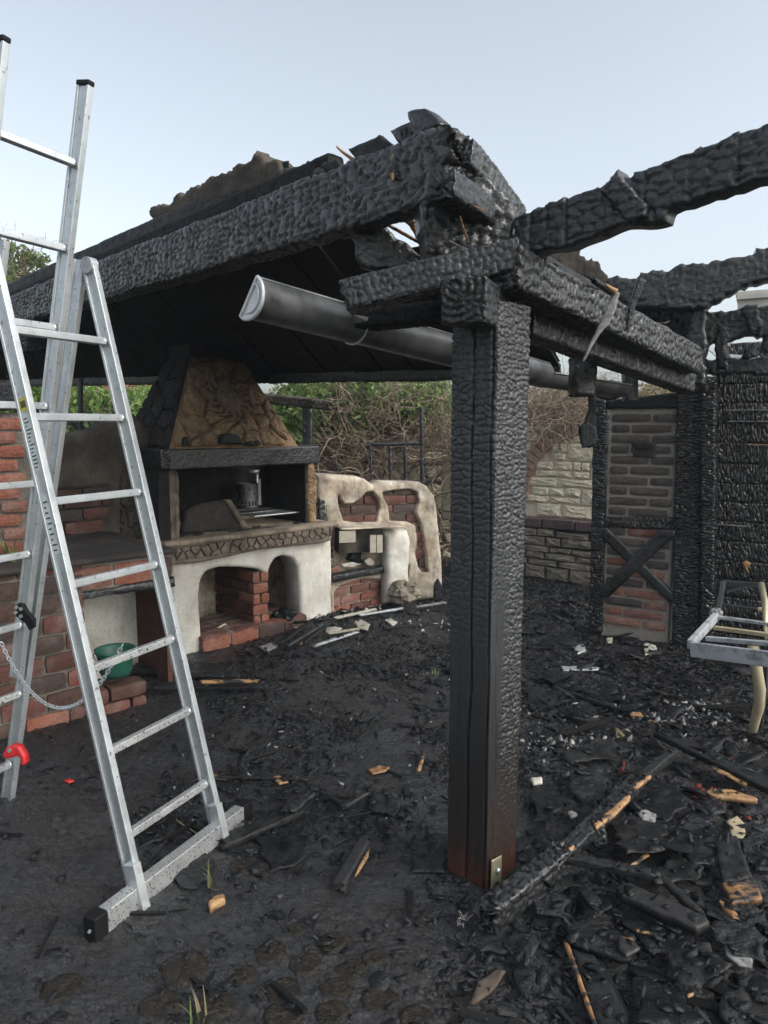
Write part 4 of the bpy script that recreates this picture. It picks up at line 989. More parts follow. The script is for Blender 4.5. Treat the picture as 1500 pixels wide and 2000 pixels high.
pts = [KF.px(520, 948, .6), KF.px(530, 958, .6), KF.px(543, 955, .6), KF.px(535, 948, .6)]
cp.tube([KF.pt(a, .6, b) for a, b in pts], .003, 5); tag(cp.build('wire_hook', M['zinc_light'], None), 'thin bent wire hook on the sooty back of the fire opening', 'hook')
sl_ = shard('slate_slab', KF, [(480, 1038), (560, 1024), (575, 1022), (566, 1030), (492, 1046)], .02, .03, 'jamb', 'long narrow stone strip at the front of the fire opening', 'stone')
# worktop crumbs
for i, (x, y) in enumerate([(352, 1052), (365, 1050), (380, 1054), (392, 1045), (398, 1052), (455, 1038), (470, 1040), (510, 1036), (610, 1026), (585, 1028)]):
    s_, _z = KF.px(x, y, 0); c = KF.pt(s_, .02+.03*(i % 3), ztop+.012)
    mb = MB(); mb.box(c-np.array((.02+.02*(i % 2), .01, 0)), c+np.array((.02, .015, .004)), .02, .012)
    tag(mb.build('charcoal_piece', M['chipA'], None), ('leftmost charcoal bit on the worktop, against the stone jamb', 'second charcoal bit from the left jamb on the worktop', 'third charcoal bit from the left jamb on the worktop', 'charcoal bit set furthest back at the left end of the worktop', 'charcoal bit just left of the slanted screen on the worktop', 'charcoal bit in front of the foot of the slanted screen', 'charcoal bit beside the slanted screen, to its right', 'charcoal bit in the middle of the worktop below the grate', 'rightmost charcoal bit on the worktop by the right jamb', 'charcoal bit on the worktop left of the one by the right jamb')[i], 'charcoal', 'charcoal bits on the worktop')
# baking tray in the arch
tx = KF.px(425, 1225, .22); tray = empty('baking_tray', tuple(KF.pt(tx[0], .2, .12)), 'sooty baking tray with a bright rim leaning inside the left arch', 'tray')
tc = [KF.pt(*[KF.px(x, y, .10)[0]], .10, KF.px(x, y, .10)[1]) for x, y in ((398, 1242), (438, 1218), (450, 1236), (402, 1262))]
mb = MB(); mb.add(tc+[p+KF.n*.012 for p in tc], [(0, 1, 2, 3), (4, 7, 6, 5), (0, 4, 5, 1), (1, 5, 6, 2), (2, 6, 7, 3), (3, 7, 4, 0)]); mb.build('tray_base', M['steel_dark'], tray)
mb = MB(); mb.tube([tc[0]-KF.n*.01, tc[1]-KF.n*.01, tc[2]-KF.n*.01], .011, 8); mb.build('rim', M['brass'], tray, smooth=True)
lump('ash_heap', 556, 1204, 5.45, .10, 'chipA', 'black ash heap inside the small round arch', 'ash heap', flat=.6)

# ------------------------------------------------------------------ plaster bench wall to the right
bench = empty('bench_wall', tuple(G(755, 1182)), 'curvy white plastered bench wall with bare red brick patches beside the fireplace', 'bench wall')
BF = azf(G(800, 1176), 72)
hole1 = [(661, 968), (672, 985), (690, 984), (706, 974), (716, 962), (728, 960), (738, 975), (742, 990), (738, 1008), (736, 1020), (700, 1022), (672, 1018), (666, 1000), (662, 985)]
hole2 = [(748, 962), (770, 958), (800, 956), (815, 962), (818, 980), (812, 1000), (820, 1020), (828, 1050), (832, 1080), (834, 1105), (838, 1118), (828, 1119), (818, 1108), (812, 1080), (816, 1050), (812, 1026), (795, 1020), (762, 1018), (760, 990), (752, 975)]
hole3 = [(786, 1104), (800, 1104), (796, 1128), (782, 1128)]
out_pts = [(618, 926), (640, 927), (700, 931), (714, 936), (724, 943), (730, 948), (740, 940), (780, 941), (822, 942), (836, 950), (850, 968), (856, 1000), (860, 1050), (865, 1100), (866, 1140), (862, 1168), (840, 1172), (752, 1182), (620, 1200)]
bw = plate('plaster_shell', BF, BF.pxs(out_pts, 0), M['plaster_tan'], bench, thick=.22, res=.010, r=.045, holes=[BF.pxs(h, 0) for h in (hole1, hole2, hole3)], hole_depth=.075, hole_r=.009, front=sm(.035, 7, 4), seed=2)
for (x0, x1, y0, y1) in ((660, 744, 958, 1024), (744, 842, 952, 1130)):
    a = BF.px(x0, y1, .03)[0]; b = BF.px(x1, y1, .03)[0]; z0 = BF.px(x0, y1, .03)[1]; z1 = BF.px(x0, y0, .03)[1]
    holes_w = [BF.pxs(h, .03) for h in (hole1, hole2, hole3)]
    def tst(s, z, hw, H_=holes_w): return any(float(sdf(np.array([q]), np.array([z]), h)[0][0]) > -.02 for h in H_ for q in (s-hw*.6, s, s+hw*.6))
    bricks(BF, a, b, z0, z1, bw, [M['brick_dim'], M['brick_soot'], M['brick_soot']], L=.235, H=.072, g=.012, d0=.034, test=tst, seed=20+x0)
# arm block with table top
AF = azf(G(760, 1184), 62)
arm = plate('plaster_arm', BF, BF.pxs([(752, 1040), (800, 1038), (806, 1060), (802, 1120), (806, 1178), (752, 1182), (755, 1120)], -.18), M['plaster'], bench, thick=.2, res=.014, r=.06, d0=-.16, front=sm(.03, 6, 5))
SF = azf(G(652, 1204), 50)
seat_hole = [(654, 1158), (664, 1146), (690, 1136), (715, 1130), (748, 1134), (752, 1150), (752, 1176), (716, 1190), (654, 1198)]
sw = plate('seat_front', SF, SF.pxs([(643, 1142), (700, 1128), (760, 1116), (762, 1150), (764, 1180), (700, 1196), (645, 1206)], 0), M['plaster_tan'], bench, thick=.12, res=.012, r=.03, holes=[SF.pxs(seat_hole, 0)], hole_depth=.05, hole_r=.012, front=sm(.02, 8, 6))
a = SF.px(648, 1190, .02)[0]; b = SF.px(758, 1180, .02)[0]; shp = [SF.pxs(seat_hole, .02)]
bricks(SF, a, b, .0, .34, sw, [M['brick'], M['brick_dim'], M['brick_pale']], L=.20, H=.066, g=.012, d0=.022, seed=31, test=lambda s, z, hw: any(float(sdf(np.array([q]), np.array([z]), shp[0])[0][0]) > -.015 for q in (s-hw*.6, s, s+hw*.6)))
# seat plank, back board, table
beam('seat_plank', SF.pt(*[SF.px(648, 1128, -.03)[0]], .0, SF.px(648, 1128, 0)[1]), SF.pt(SF.px(762, 1108, -.03)[0], .0, SF.px(762, 1108, 0)[1]), .10, .055, M['char_tile'], bench, res=.009, cell=(.03, .03), amp=.010, seed=71)
zs = SF.px(700, 1122, 0)[1]; s_a = SF.px(646, 1128, 0)[0]; s_b = SF.px(762, 1108, 0)[0]
mb = MB(); mb.box(SF.pt(s_a, .32, zs-.05), SF.pt(s_b, .32, zs-.05), .52, .05); mb.build('seat_board', M['char_flat'], bench)
chb = chunk('back_board', [(622, 972), (650, 972), (654, 1000), (662, 1060), (668, 1100), (644, 1112), (624, 1112)], 6.05, .05, 'char', .02, .05, .012, az=60, parent=bench, res=.01)
t0 = BF.px(664, 1034, -.30); t1 = BF.px(802, 1034, -.30)
TT = Frame(BF.pt(0, -.34, t0[1]), BF.u, BF.n)
plate('side_table_top', TT, [(t0[0]+.02, .08), (t1[0]-.03, .08), (t1[0]-.03, .36), (t0[0]+.02, .36)], M['plaster_tan'], bench, thick=.012, res=.02, r=.006, jag=.004)
dk = MB(); dk.box(BF.pt(t0[0]+.03, -.05, t0[1]-.13), BF.pt(t1[0]-.22, -.05, t0[1]-.13), .2, .20); dk.build('niche_back', M['plaster_dark'], bench)  # dark block filling the recess below the table top
for k, x in enumerate((728, 741)):
    s_, z_ = BF.px(x, 1062, -.24); mb = MB(); mb.box(BF.pt(s_-.026, -.24, z_), BF.pt(s_+.026, -.24, z_), .02, .15); mb.build('cream_tile', M['cream'], bench)
s_, z_ = BF.px(676, 1048, -.24); mb = MB(); mb.box(BF.pt(s_-.06, -.24, z_), BF.pt(s_+.08, -.24, z_), .02, .10); mb.build('cream_tile', M['cream'], bench)
SP_ = lambda px, py, d: SF.pt(SF.px(px, py, d)[0], d, SF.px(px, py, d)[1])
for nm, pts, d, mt, lb in (('cream_tile_piece', [(700, 1058), (710, 1053), (718, 1075), (712, 1078)], .2, 'cream', 'cream tile piece leaning upright on the burnt bench seat'),
                       ('round_cushion', [(682, 1094), (690, 1078), (706, 1074), (722, 1082), (728, 1100), (700, 1102)], .12, 'chipB', 'charred round grey bundle sitting on the bench seat'),
                       ('pale_shard', [(712, 1096), (722, 1088), (732, 1098), (728, 1106), (716, 1104)], .05, 'cream', 'pale broken shard in front of the charred bundle on the seat'),
                       ('pale_shard', [(668, 1102), (690, 1098), (706, 1102), (690, 1108), (670, 1108)], .04, 'pale_chip', 'long pale shard lying along the front of the bench seat'),
                       ('brick_bit', [(646, 1112), (660, 1104), (664, 1116), (652, 1124)], .03, 'brick_pale', 'broken brick bit at the left end of the bench seat'),
                       ('burnt_lump', [(728, 1082), (738, 1064), (748, 1066), (752, 1092), (740, 1100)], .14, 'chipA', 'dark burnt lump under the cream tiles of the bench')):
    fr_ = Frame(SF.o, SF.u); o = plate(nm, SF, SF.pxs(pts, d), M[mt], None, thick=.05 if nm in ('round_cushion', 'burnt_lump') else .015, res=.008, r=.03 if nm in ('round_cushion', 'burnt_lump') else .005, d0=d, front=sm(.02, 20)); tag(o, lb, 'debris')
st = lump('boulder', 790, 1158, 6.05, .14, 'fieldstone', 'rounded sooty boulder at the foot of the plaster bench wall', 'stone', flat=.7)
shard('slate_offcut', BF, [(848, 1172), (850, 1140), (856, 1130), (862, 1142), (864, 1172)], -.12, .03, 'slate', 'upright dark slate offcut leaning on the end of the bench wall', 'slate')

# ------------------------------------------------------------------ left wing of the kitchen
wing = empty('brick_counter', tuple(G(110, 1440)), 'red brick counter with a white plastered log niche behind the ladder', 'counter')
WF = azf(KF.pt(0, -.62, 0), 47)
wr, wzt = WF.px(336, 1075, 0); nl = WF.px(165, 1200, 0)[0]; nr_ = WF.px(322, 1200, 0)[0]; zl = WF.px(250, 1150, 0)[1]; wt = WF.px(220, 1085, 0)[1]
mb = MB(); wl = WF.px(-60, 1200, 0)[0]
mb.box(WF.pt(wl, .3, wt/2), WF.pt(nl-.01, .3, wt/2), .58, wt); bwall = mb.build('brick_pier', M['mortar'], wing)
bricks(WF, wl, nl, -.02, wt, bwall, lambda s, z: [M['brick'], M['brick_dim'], M['brick_soot'], M['brick_soot']], L=.21, H=.090, g=.015, d0=-.012, seed=40)
mb = MB(); mb.box(WF.pt(nl, .5, wt/2), WF.pt(wr, .5, wt/2), .06, wt-.05); mb.build('niche_back', M['plaster'], wing)
mb = MB(); mb.box(WF.pt(nr_+.03, .3, zl/2), WF.pt(wr, .3, zl/2), .5, zl); mb.build('niche_side', M['brick_soot'], wing)
sd_ = Frame(WF.pt(nl, .02, 0), WF.n)
mb = MB(); mb.box(WF.pt(nl-.01, .27, (wt+zl)/2), WF.pt(wr, .27, (wt+zl)/2), .5, wt-zl-.01); lint = mb.build('lintel', M['mortar_dark'], wing)
bricks(WF, nl-.1, wr, zl+.03, wt-.02, lint, [M['brick'], M['brick_pale'], M['brick_soot']], L=.26, H=.12, g=.016, d0=.0, seed=41)
beam('charred_lintel', WF.pt(nl-.02, .03, zl+.0), WF.pt(wr, .03, zl+.0), .08, .05, M['char'], wing, res=.012, amp=.010, low=.02, seed=72)
WT = Frame(WF.pt(0, 0, wt+.002), WF.u, WF.n)
plate('counter_top', WT, [(wl, -.03), (wr+.02, -.03), (wr+.02, 1.0), (wl, 1.0)], M['hood_dark'], wing, thick=.03, res=.03, r=.01, jag=.006)
bricks(Frame(WF.pt(0, -.01, 0), WF.u), nl-.02, WF.px(275, 1300, 0)[0], -.02, .16, wing, [M['brick_dim'], M['brick_soot']], L=.23, H=.075, g=.014, d0=-.05, seed=42, W=.12)
# rear wall of the wing with a curved plaster shoulder
RW = azf(KF.pt(0, .28, 0), 47)
rp = [(-40, 905), (60, 880), (128, 852), (160, 843), (185, 838), (210, 820), (235, 808), (262, 806), (330, 860), (345, 1075), (-40, 1130)]
rwh = [(100, 960), (160, 955), (215, 950), (222, 985), (210, 1020), (205, 1052), (100, 1075)]
rw = plate('rear_wall', RW, RW.pxs(rp, 0), M['plaster_dark'], wing, thick=.16, res=.02, r=.05, front=sm(.05, 4, 8), holes=[RW.pxs(rwh, 0)], hole_depth=.06, hole_r=.02)
a, z0 = RW.px(92, 1075, .02); b, z1 = RW.px(226, 952, .02); hh_ = [RW.pxs(rwh, .02)]
bricks(RW, a, b, z0, z1+.1, rw, [M['brick_soot'], M['brick_grey'], M['brick_dim']], L=.24, H=.075, g=.012, d0=.03, seed=44, test=lambda s, z, hw: any(float(sdf(np.array([q]), np.array([z]), hh_[0])[0][0]) > -.02 for q in (s-hw*.6, s, s+hw*.6)))
voro_stones('set_stone', RW, RW.pxs([(232, 925), (318, 918), (322, 1060), (228, 1055)], 0), .13, M['plaster_dark'], rw, gap=.012, h=.02, rough=.008, seed=5, aspect=.9, d0=-.01)
# brick pillar at the left edge
bp = empty('brick_pillar', tuple(WF.pt(-1.0, .2, 0)), 'tall weathered red brick pillar at the left edge behind the ladder', 'pillar')
Q0 = P(52, 950, 3.95); PF = azf((Q0[0], Q0[1], 0), 62)
pz0 = P(30, 1070, 3.95)[2]-.3; pz1 = P(30, 806, 3.95)[2]
mb = MB(); mb.box(PF.pt(-1.2, .2, (pz0+pz1)/2), PF.pt(.03, .2, (pz0+pz1)/2), .36, pz1-pz0); pm = mb.build('mortar_core', M['mortar'], bp)
bricks(PF, -1.2, 0, pz0+.05, pz1, bp, [M['brick'], M['brick'], M['brick_pale']], L=.20, H=.062, g=.014, d0=.0, seed=51)
shard('slate_cap', PF, [(-60, 742), (50, 750), (58, 780), (60, 795), (-60, 806)], -.03, .4, 'slate', parent=bp)
def tuft(name, base, n, h, mats, label, cat, spread=.05, lean=.5, group=None, w=.004):
    root = empty(name, tuple(base), label, cat, group); rgx = random.Random(int(abs(base[0])*1000)+n)
    for i in range(n):
        a = rgx.uniform(0, 6.28); hh = h*rgx.uniform(.5, 1); l = lean*hh*rgx.uniform(.3, 1); V = []; F = []; b0 = np.array(base)+(spread*rgx.uniform(-1, 1), spread*rgx.uniform(-1, 1), 0)
        for j in range(6):
            t = j/5; p = b0+np.array((math.cos(a)*l*t*t, math.sin(a)*l*t*t, hh*t-.3*l*t*t)); ww = w*(1-t*.85); V += [p-(ww*math.sin(a), -ww*math.cos(a), 0), p+(ww*math.sin(a), -ww*math.cos(a), 0)]
        for j in range(5): F.append((2*j, 2*j+1, 2*j+3, 2*j+2))
        mk('blade', V, F, M[rgx.choice(mats)], root)
    return root
tuft('fern', WF.pt(WF.px(15, 1095, .15)[0], .15, wt+.01), 14, .16, ['leaf_light', 'leaf_light', 'leaf_dry'], 'small green plant growing on the counter below the brick pillar', 'plant', .04, .9, w=.008)
# green pot in the niche
gp = empty('enamel_pot', tuple(GP(228, 1330)), 'green enamel cooking pot in the white niche behind the ladder', 'pot')
gc = WF.pt(WF.px(228, 1290, .0)[0], .02, 0); gt = WF.px(228, 1266, .02)[1]; gbm = WF.px(228, 1318, .02)[1]
prof = [(.02, gbm), (.075, gbm), (.088, gbm+.03), (.098, gt-.03), (.108, gt-.012), (.112, gt), (.104, gt), (.094, gt-.02), (.08, gbm+.03), (.02, gbm+.01)]
V = []; na = 32
for r_, zz in prof:
    for k in range(na): a = 2*math.pi*k/na; V.append((gc[0]+r_*math.cos(a), gc[1]+r_*math.sin(a), zz))
mk('pot_body', V, grid_faces(len(prof), na, True)[:, ::-1].copy(), M['green_pot'], gp, smooth=True)
mb = MB(); mb.tube([(gc[0]+.113*math.cos(a), gc[1]+.113*math.sin(a), gt-.02-.03*math.sin((a-3.4)/2.4*3.14)) for a in np.linspace(3.4, 5.8, 14)], .004, 6); mb.build('handle', M['steel_rust'], gp, smooth=True)
# ================================================================== BACKGROUND WALLS
GWF = azf(G(1092, 1131), 128)
gw = empty('garden_wall', tuple(G(1092, 1131)), 'pale limestone garden wall with a brick arch above a low field stone base', 'wall')
def gwp(pts, d=0): return GWF.pxs(pts, d)
up_ = plate('wall_face', GWF, gwp([(860, 842), (1000, 828), (1062, 826), (1200, 830), (1240, 830), (1240, 1030), (860, 1016)]), M['lime_mortar'], gw, thick=.25, res=.03, r=.02, front=sm(.02, 4))
# ashlar blocks
z0 = GWF.px(1090, 1010, 0)[1]; z1 = GWF.px(1090, 830, 0)[1]; sa = GWF.px(900, 930, 0)[0]; sb = GWF.px(1235, 930, 0)[0]
arch_c = GWF.px(1150, 975, 0); arc_pt = GWF.px(1096, 846, 0); arad = math.hypot(arc_pt[0]-arch_c[0], arc_pt[1]-arch_c[1])
rgx = random.Random(3); z = z0
while z < z1-.03:
    hgt = rgx.choice((.10, .14, .19, .17)); s = sa
    while s < sb:
        L_ = rgx.uniform(.14, .46); sub = [(s, z, s+L_, z+hgt)]
        if hgt > .15 and rgx.random() < .5: mz = z+hgt*.45; sub = [(s, z, s+L_, mz), (s, mz, s+L_*.5, z+hgt), (s+L_*.5, mz, s+L_, z+hgt)]
        for (a, b, c, d) in sub:
            cx, cz = (a+c)/2, (b+d)/2; rr_ = math.hypot(cx-arch_c[0], cz-arch_c[1])
            if abs(rr_-arad) < .10 or d > z1: continue
            g = .008; poly = [np.array(p) for p in ((a+g, b+g), (c-g, b+g), (c-g, d-g), (a+g, d-g))]
            stone_piece('limestone_block', GWF, poly, M['limestone'], up_, h=.018, rough=.014, d0=-.002, top=.72)
        s += L_
    z += hgt
# brick arch ring
for k in range(18):
    an = R(70)+k*R(6.4); c, s_ = math.cos(an), math.sin(an)
    ce = GWF.pt(arch_c[0]+arad*c, -.02, arch_c[1]+arad*s_)
    if arch_c[0]+arad*c < sa: break
    a = GWF.u*c+np.array((0, 0, 1))*s_
    mb = MB(); mb.box(ce-a*.075, ce+a*.075, .05, arad*R(6.4)*.84, up=np.cross(GWF.n, a)); mb.build('arch_brick', M['brick_arch'], up_)
# coping and field stones
zc0 = GWF.px(1092, 1034, -.12)[1]; zc1 = GWF.px(1092, 1014, -.12)[1]
for k in range(16):
    s = sa+k*.36; mb = MB(); mb.box(GWF.pt(s, .0, (zc0+zc1)/2), GWF.pt(s+.345, .0, (zc0+zc1)/2+random.uniform(-.004, .004)), .30, zc1-zc0-.01); mb.build('coping_brick', M['capbrick'], gw, bevel=.008)
low = MB(); low.box(GWF.pt(sa, .02, zc0/2), GWF.pt(sb+.3, .02, zc0/2), .24, zc0); low = low.build('low_wall_core', M['mortar_black'], gw)
z = 0.0
while z < zc0-.02:
    hgt = min(rgx.uniform(.055, .10) if z > .12 else .15, zc0-z); s = sa
    while s < sb+.2:
        L_ = rgx.uniform(.16, .42); g = .006; poly = [np.array(p) for p in ((s+g, z+g), (s+L_-g, z+g+rgx.uniform(-.008, .008)), (s+L_-g, z+hgt-g), (s+g, z+hgt-g+rgx.uniform(-.008, .006)))]
        stone_piece('field_stone', GWF, poly, M['fieldstone'], low, h=.03, rough=.012, d0=-.105); s += L_
    z += hgt
# rear wall behind the bench, with trellis
IW = azf(P(900, 1150, 8.6)*(1, 1, 0), 96)
iw = empty('rendered_wall', tuple(IW.o), 'grey rendered wall overgrown with dry vines behind the bench wall', 'wall')
plate('wall_face', IW, IW.pxs([(600, 850), (640, 838), (660, 846), (1060, 836), (1060, 1180), (600, 1190)], 0), M['mortar'], iw, thick=.2, res=.06, r=.03, front=sm(.04, 3))
voro_stones('wall_stone', IW, IW.pxs([(690, 880), (900, 880), (900, 1110), (860, 1110), (690, 940)], 0), .24, M['limestone'], iw, gap=.02, h=.02, rough=.01, seed=9, aspect=1.4)
mb = MB(); mb.box(IW.pt(*[IW.px(648, 838, -.1)[0]], -.1, 0), IW.pt(IW.px(648, 838, -.1)[0], -.1, IW.px(648, 838, -.1)[1]), .2, .16, up=(0, 1, 0)); mb.build('concrete_post', M['mortar'], iw)
tr = empty('trellis', tuple(IW.pt(0, -.15, 0)), 'brown horizontal slat trellis on the overgrown wall behind the bench', 'trellis')
for y in (872, 905, 940, 1000, 1060):
    a = IW.px(690, y, -.12); b = IW.px(900, y+2, -.12); mb = MB(); mb.box(IW.pt(a[0], -.12, a[1]), IW.pt(b[0], -.12, b[1]), .02, .035); mb.build('slat', M['brown_leaf'], tr)
bt = empty('burnt_lattice', tuple(G(770, 1170)), 'charred black lattice posts sticking up behind the bench wall', 'lattice')
for (x0, y0, x1, y1, w_) in ((724, 868, 726, 948, .022), (762, 872, 763, 945, .034), (792, 873, 792, 945, .036), (823, 796, 825, 945, .036), (728, 868, 822, 866, .03), (724, 943, 830, 942, .03)):
    beam('lattice_bar', P(x0, y0, 7.0), P(x1, y1, 7.0), w_, w_, M['char'], bt, res=.012, cell=(.03, .02), amp=.012, seed=x0)
bb = empty('rear_post', tuple(G(600, 1150)), 'charred rear roof post with a lumpy beam end, right of the chimney hood', 'post')
beam('upright', P(601, 1150, 7.2)*(1, 1, 0), P(601, 790, 7.2), .10, .10, M['char'], bb, res=.016, amp=.012, seed=81, up=(0, 1, 0))
beam('beam_end', P(520, 778, 7.2), P(650, 793, 6.6), .10, .085, M['plaster_dark'], bb, res=.012, cell=(.04, .03), amp=.025, low=.02, seed=82, ends=(0, .03))

# ================================================================== PLANTS
def leaves(name, centers, radii, count, size, mat, parent=None, seed=0, flat=1.0):
    rg_ = np.random.default_rng(seed); centers = np.array(centers, float); radii = np.array(radii, float)
    pr_ = radii**2; pr_ /= pr_.sum(); k = rg_.choice(len(centers), count, p=pr_); d = rg_.normal(size=(count, 3)); d /= np.linalg.norm(d, axis=1)[:, None]
    rad = radii[k]*rg_.random(count)**.45; c = centers[k]+d*rad[:, None]*(1, 1, flat)
    a = rg_.normal(size=(count, 3)); a /= np.linalg.norm(a, axis=1)[:, None]; b = np.cross(a, rg_.normal(size=(count, 3))); b /= np.linalg.norm(b, axis=1)[:, None]
    s = size*(.6+.8*rg_.random(count))[:, None]; nn = np.cross(a, b)
    V = np.stack([c-a*s, c+b*s*.45+nn*s*.12, c+a*s, c-b*s*.45+nn*s*.12], 1).reshape(-1, 3)
    F = np.arange(count*4).reshape(-1, 4); return mk(name, V, F, M[mat], parent)
def vines(name, n, startf, steps, st, mat, parent=None, seed=0, r=(.003, .008), bias=(0, 0, 0), pull=None):
    rg_ = np.random.default_rng(seed); V = []; F = []; sides = 4; off = 0
    for i in range(n):
        p = np.array(startf(rg_), float); d = unit(rg_.normal(size=3)*(1, .35, .7)+bias); rr_ = rg_.uniform(*r)
        pts = [p.copy()]
        for k in range(steps):
            d = unit(d+rg_.normal(size=3)*.62*(1, .4, 1)+np.array(bias)*.3); p = p+d*st
            if pull is not None: p[1] += (pull-p[1])*.1
            pts.append(p.copy())
        for k, q in enumerate(pts):
            t = unit(pts[min(k+1, len(pts)-1)]-pts[max(k-1, 0)]); a = unit(np.cross(t, (.2, .1, 1))); b = np.cross(t, a); r_ = rr_*(1-.7*k/len(pts))
            for s in range(sides): an = 2*math.pi*s/sides; V.append(q+r_*(a*math.cos(an)+b*math.sin(an)))
        g = grid_faces(len(pts), sides, True)+off; F.append(g); off += len(pts)*sides
    return mk(name, np.array(V), np.concatenate(F), M[mat], parent, smooth=True)
ivy = empty('ivy_bush', tuple(G(700, 1120)), 'green climbing bush with bare vines over the wall behind the bench', 'bush')
cen = []; rad = []
for i in range(70):
    x = random.uniform(565, 880); y = random.uniform(758, 850)-(880-x)*.0; lim = 880-(x-565)*.22
    if y > lim: continue
    cen.append(P(x, y, random.uniform(8.0, 8.9))); rad.append(random.uniform(.14, .32))
leaves('foliage', cen, rad, 16000, .035, 'leaf', ivy, 1); leaves('foliage', cen[::2], rad[::2], 7000, .035, 'leaf_light', ivy, 2); leaves('dry_leaves', cen[::3], rad[::3], 3500, .03, 'leaf_dry', ivy, 5)
for o in ivy.children: o['kind'] = 'stuff'
cen = [P(random.uniform(556, 600), random.uniform(790, 870), 8.2) for _ in range(14)]
b2 = empty('bush', tuple(G(580, 1110)), 'small bright green bush between the chimney hood and the rear post', 'bush')
o = leaves('foliage', cen, [.18]*14, 4500, .04, 'leaf_light', b2, 3); o['kind'] = 'stuff'
mb = MB(); q = G(580, 1110); mb.tube([q, q+(.03, 0, .5), q+(0, .02, 1.3)], [.03, .02, .01], 7); mb.build('stem', M['vine'], b2)
vt = vines('dry_vines', 760, lambda g: P(g.uniform(640, 890), g.uniform(770, 1150) if g.random() < .5 else g.uniform(770, 900), g.uniform(7.7, 8.3)), 16, .075, 'vine', None, 4, r=(.0018, .0055), pull=8.1)
tag(vt, 'tangle of dry brown vines covering the wall behind the bench', 'vines', kind='stuff')
vt = vines('thick_vines', 16, lambda g: P(g.uniform(650, 880), g.uniform(1000, 1150), g.uniform(7.7, 8.0)), 24, .09, 'vine', None, 6, r=(.012, .02), bias=(0, 0, .8), pull=7.9)
tag(vt, 'thick woody vine stems climbing behind the black lattice', 'vines', kind='stuff')
wr_ = 7.35
vt = vines('vine_thatch', 520, lambda g: P(g.uniform(1010, 1200), g.uniform(772, 830), g.uniform(7.0, 7.9)), 9, .07, 'vine', None, 7, r=(.003, .006))
tag(vt, 'brown bare creeper draped over the top of the limestone wall', 'vines', kind='stuff')
cen = [P(random.uniform(990, 1340), random.uniform(775, 812), random.uniform(8.6, 9.6)) for _ in range(60)]
hd2 = empty('hedge', tuple(G(1170, 1070)), 'brown winter hedge behind the limestone wall', 'hedge')
o = leaves('foliage', cen, [.26]*60, 14000, .03, 'leaf_dry', hd2, 8); o['kind'] = 'stuff'
o = vines('branches', 160, lambda g: P(g.uniform(990, 1340), g.uniform(770, 830), g.uniform(8.5, 9.4)), 8, .07, 'vine', hd2, 9); o['kind'] = 'stuff'
lb = empty('garden_shrub', tuple(G(185, 1100)), 'green shrub seen through the gap left of the chimney hood', 'shrub')
cen = [P(random.uniform(-60, 300), random.uniform(775, 900), random.uniform(8.2, 9.4)) for _ in range(60)]
o = leaves('foliage', cen, [.3]*60, 10000, .045, 'leaf_light', lb, 10); o['kind'] = 'stuff'
o = leaves('foliage', cen, [.3]*60, 9000, .045, 'leaf', lb, 11); o['kind'] = 'stuff'
o = vines('branches', 40, lambda g: P(g.uniform(100, 260), g.uniform(780, 860), 8.2), 8, .08, 'vine', lb, 12); o['kind'] = 'stuff'
# thin burnt post and curled iron on the left
tp = empty('iron_railing', tuple(P(157, 845, 5.8)), 'black burnt railing with a curl of iron above the rear wall on the left', 'railing')
mb = MB(); mb.tube([P(157, 860, 5.8), P(157, 740, 5.8)], .022, 8); mb.build('upright', M['steel_dark'], tp)
mb = MB(); mb.tube([P(130, 816, 5.8), P(150, 815, 5.8), P(180, 817, 5.8), P(205, 819, 5.8), P(222, 812, 5.8)], .009, 6); mb.tube([P(132, 815, 5.8), P(140, 828, 5.8), P(150, 836, 5.8)], .016, 6); mb.tube([P(170, 818, 5.8), P(176, 832, 5.8), P(178, 845, 5.8)], .01, 6); mb.build('iron_curl', M['steel_dark'], tp)
# tree crown top left
tree = empty('tree', tuple(P(20, 860, 12)*(1, 1, 0)), 'thin leaved tree rising over the roof at the left edge', 'tree')
tb = P(-30, 860, 12)*(1, 1, 0); tt = P(10, 560, 12); mb = MB(); mb.tube([tb, tb+(tt-tb)*.5+(.1, 0, 0), tt], [.12, .09, .04], 8); mb.build('trunk', M['vine'], tree)
cen = [P(random.uniform(-90, 62), random.uniform(505, 580), random.uniform(11.6, 12.6)) for _ in range(22)]+[P(20, 488, 12), P(45, 500, 12), P(72, 515, 12), P(80, 508, 12), (P(10, 478, 12))]
o = leaves('crown', cen, [.26]*22+[.14]*5, 3800, .05, 'leaf', tree, 13); o['kind'] = 'stuff'
o = leaves('crown', cen, [.26]*22+[.14]*5, 1800, .045, 'leaf_dry', tree, 14); o['kind'] = 'stuff'
o = vines('branches', 50, lambda g: P(g.uniform(-40, 50), g.uniform(510, 560), 12), 8, .11, 'vine', tree, 15, bias=(.2, 0, .5)); o['kind'] = 'stuff'
# distant tree line so that nothing is empty beyond the walls
tl_ = []
for i in range(46):
    a = -1.3+2.6*i/45; d = random.uniform(26, 34); tl_.append((d*math.sin(a), d*math.cos(a), random.uniform(.2, .8)))
o = leaves('tree_line', tl_, [1.7]*46, 22000, .22, 'leaf', None, 16, .55); tag(o, 'low far belt of trees beyond the garden', 'trees', kind='stuff')

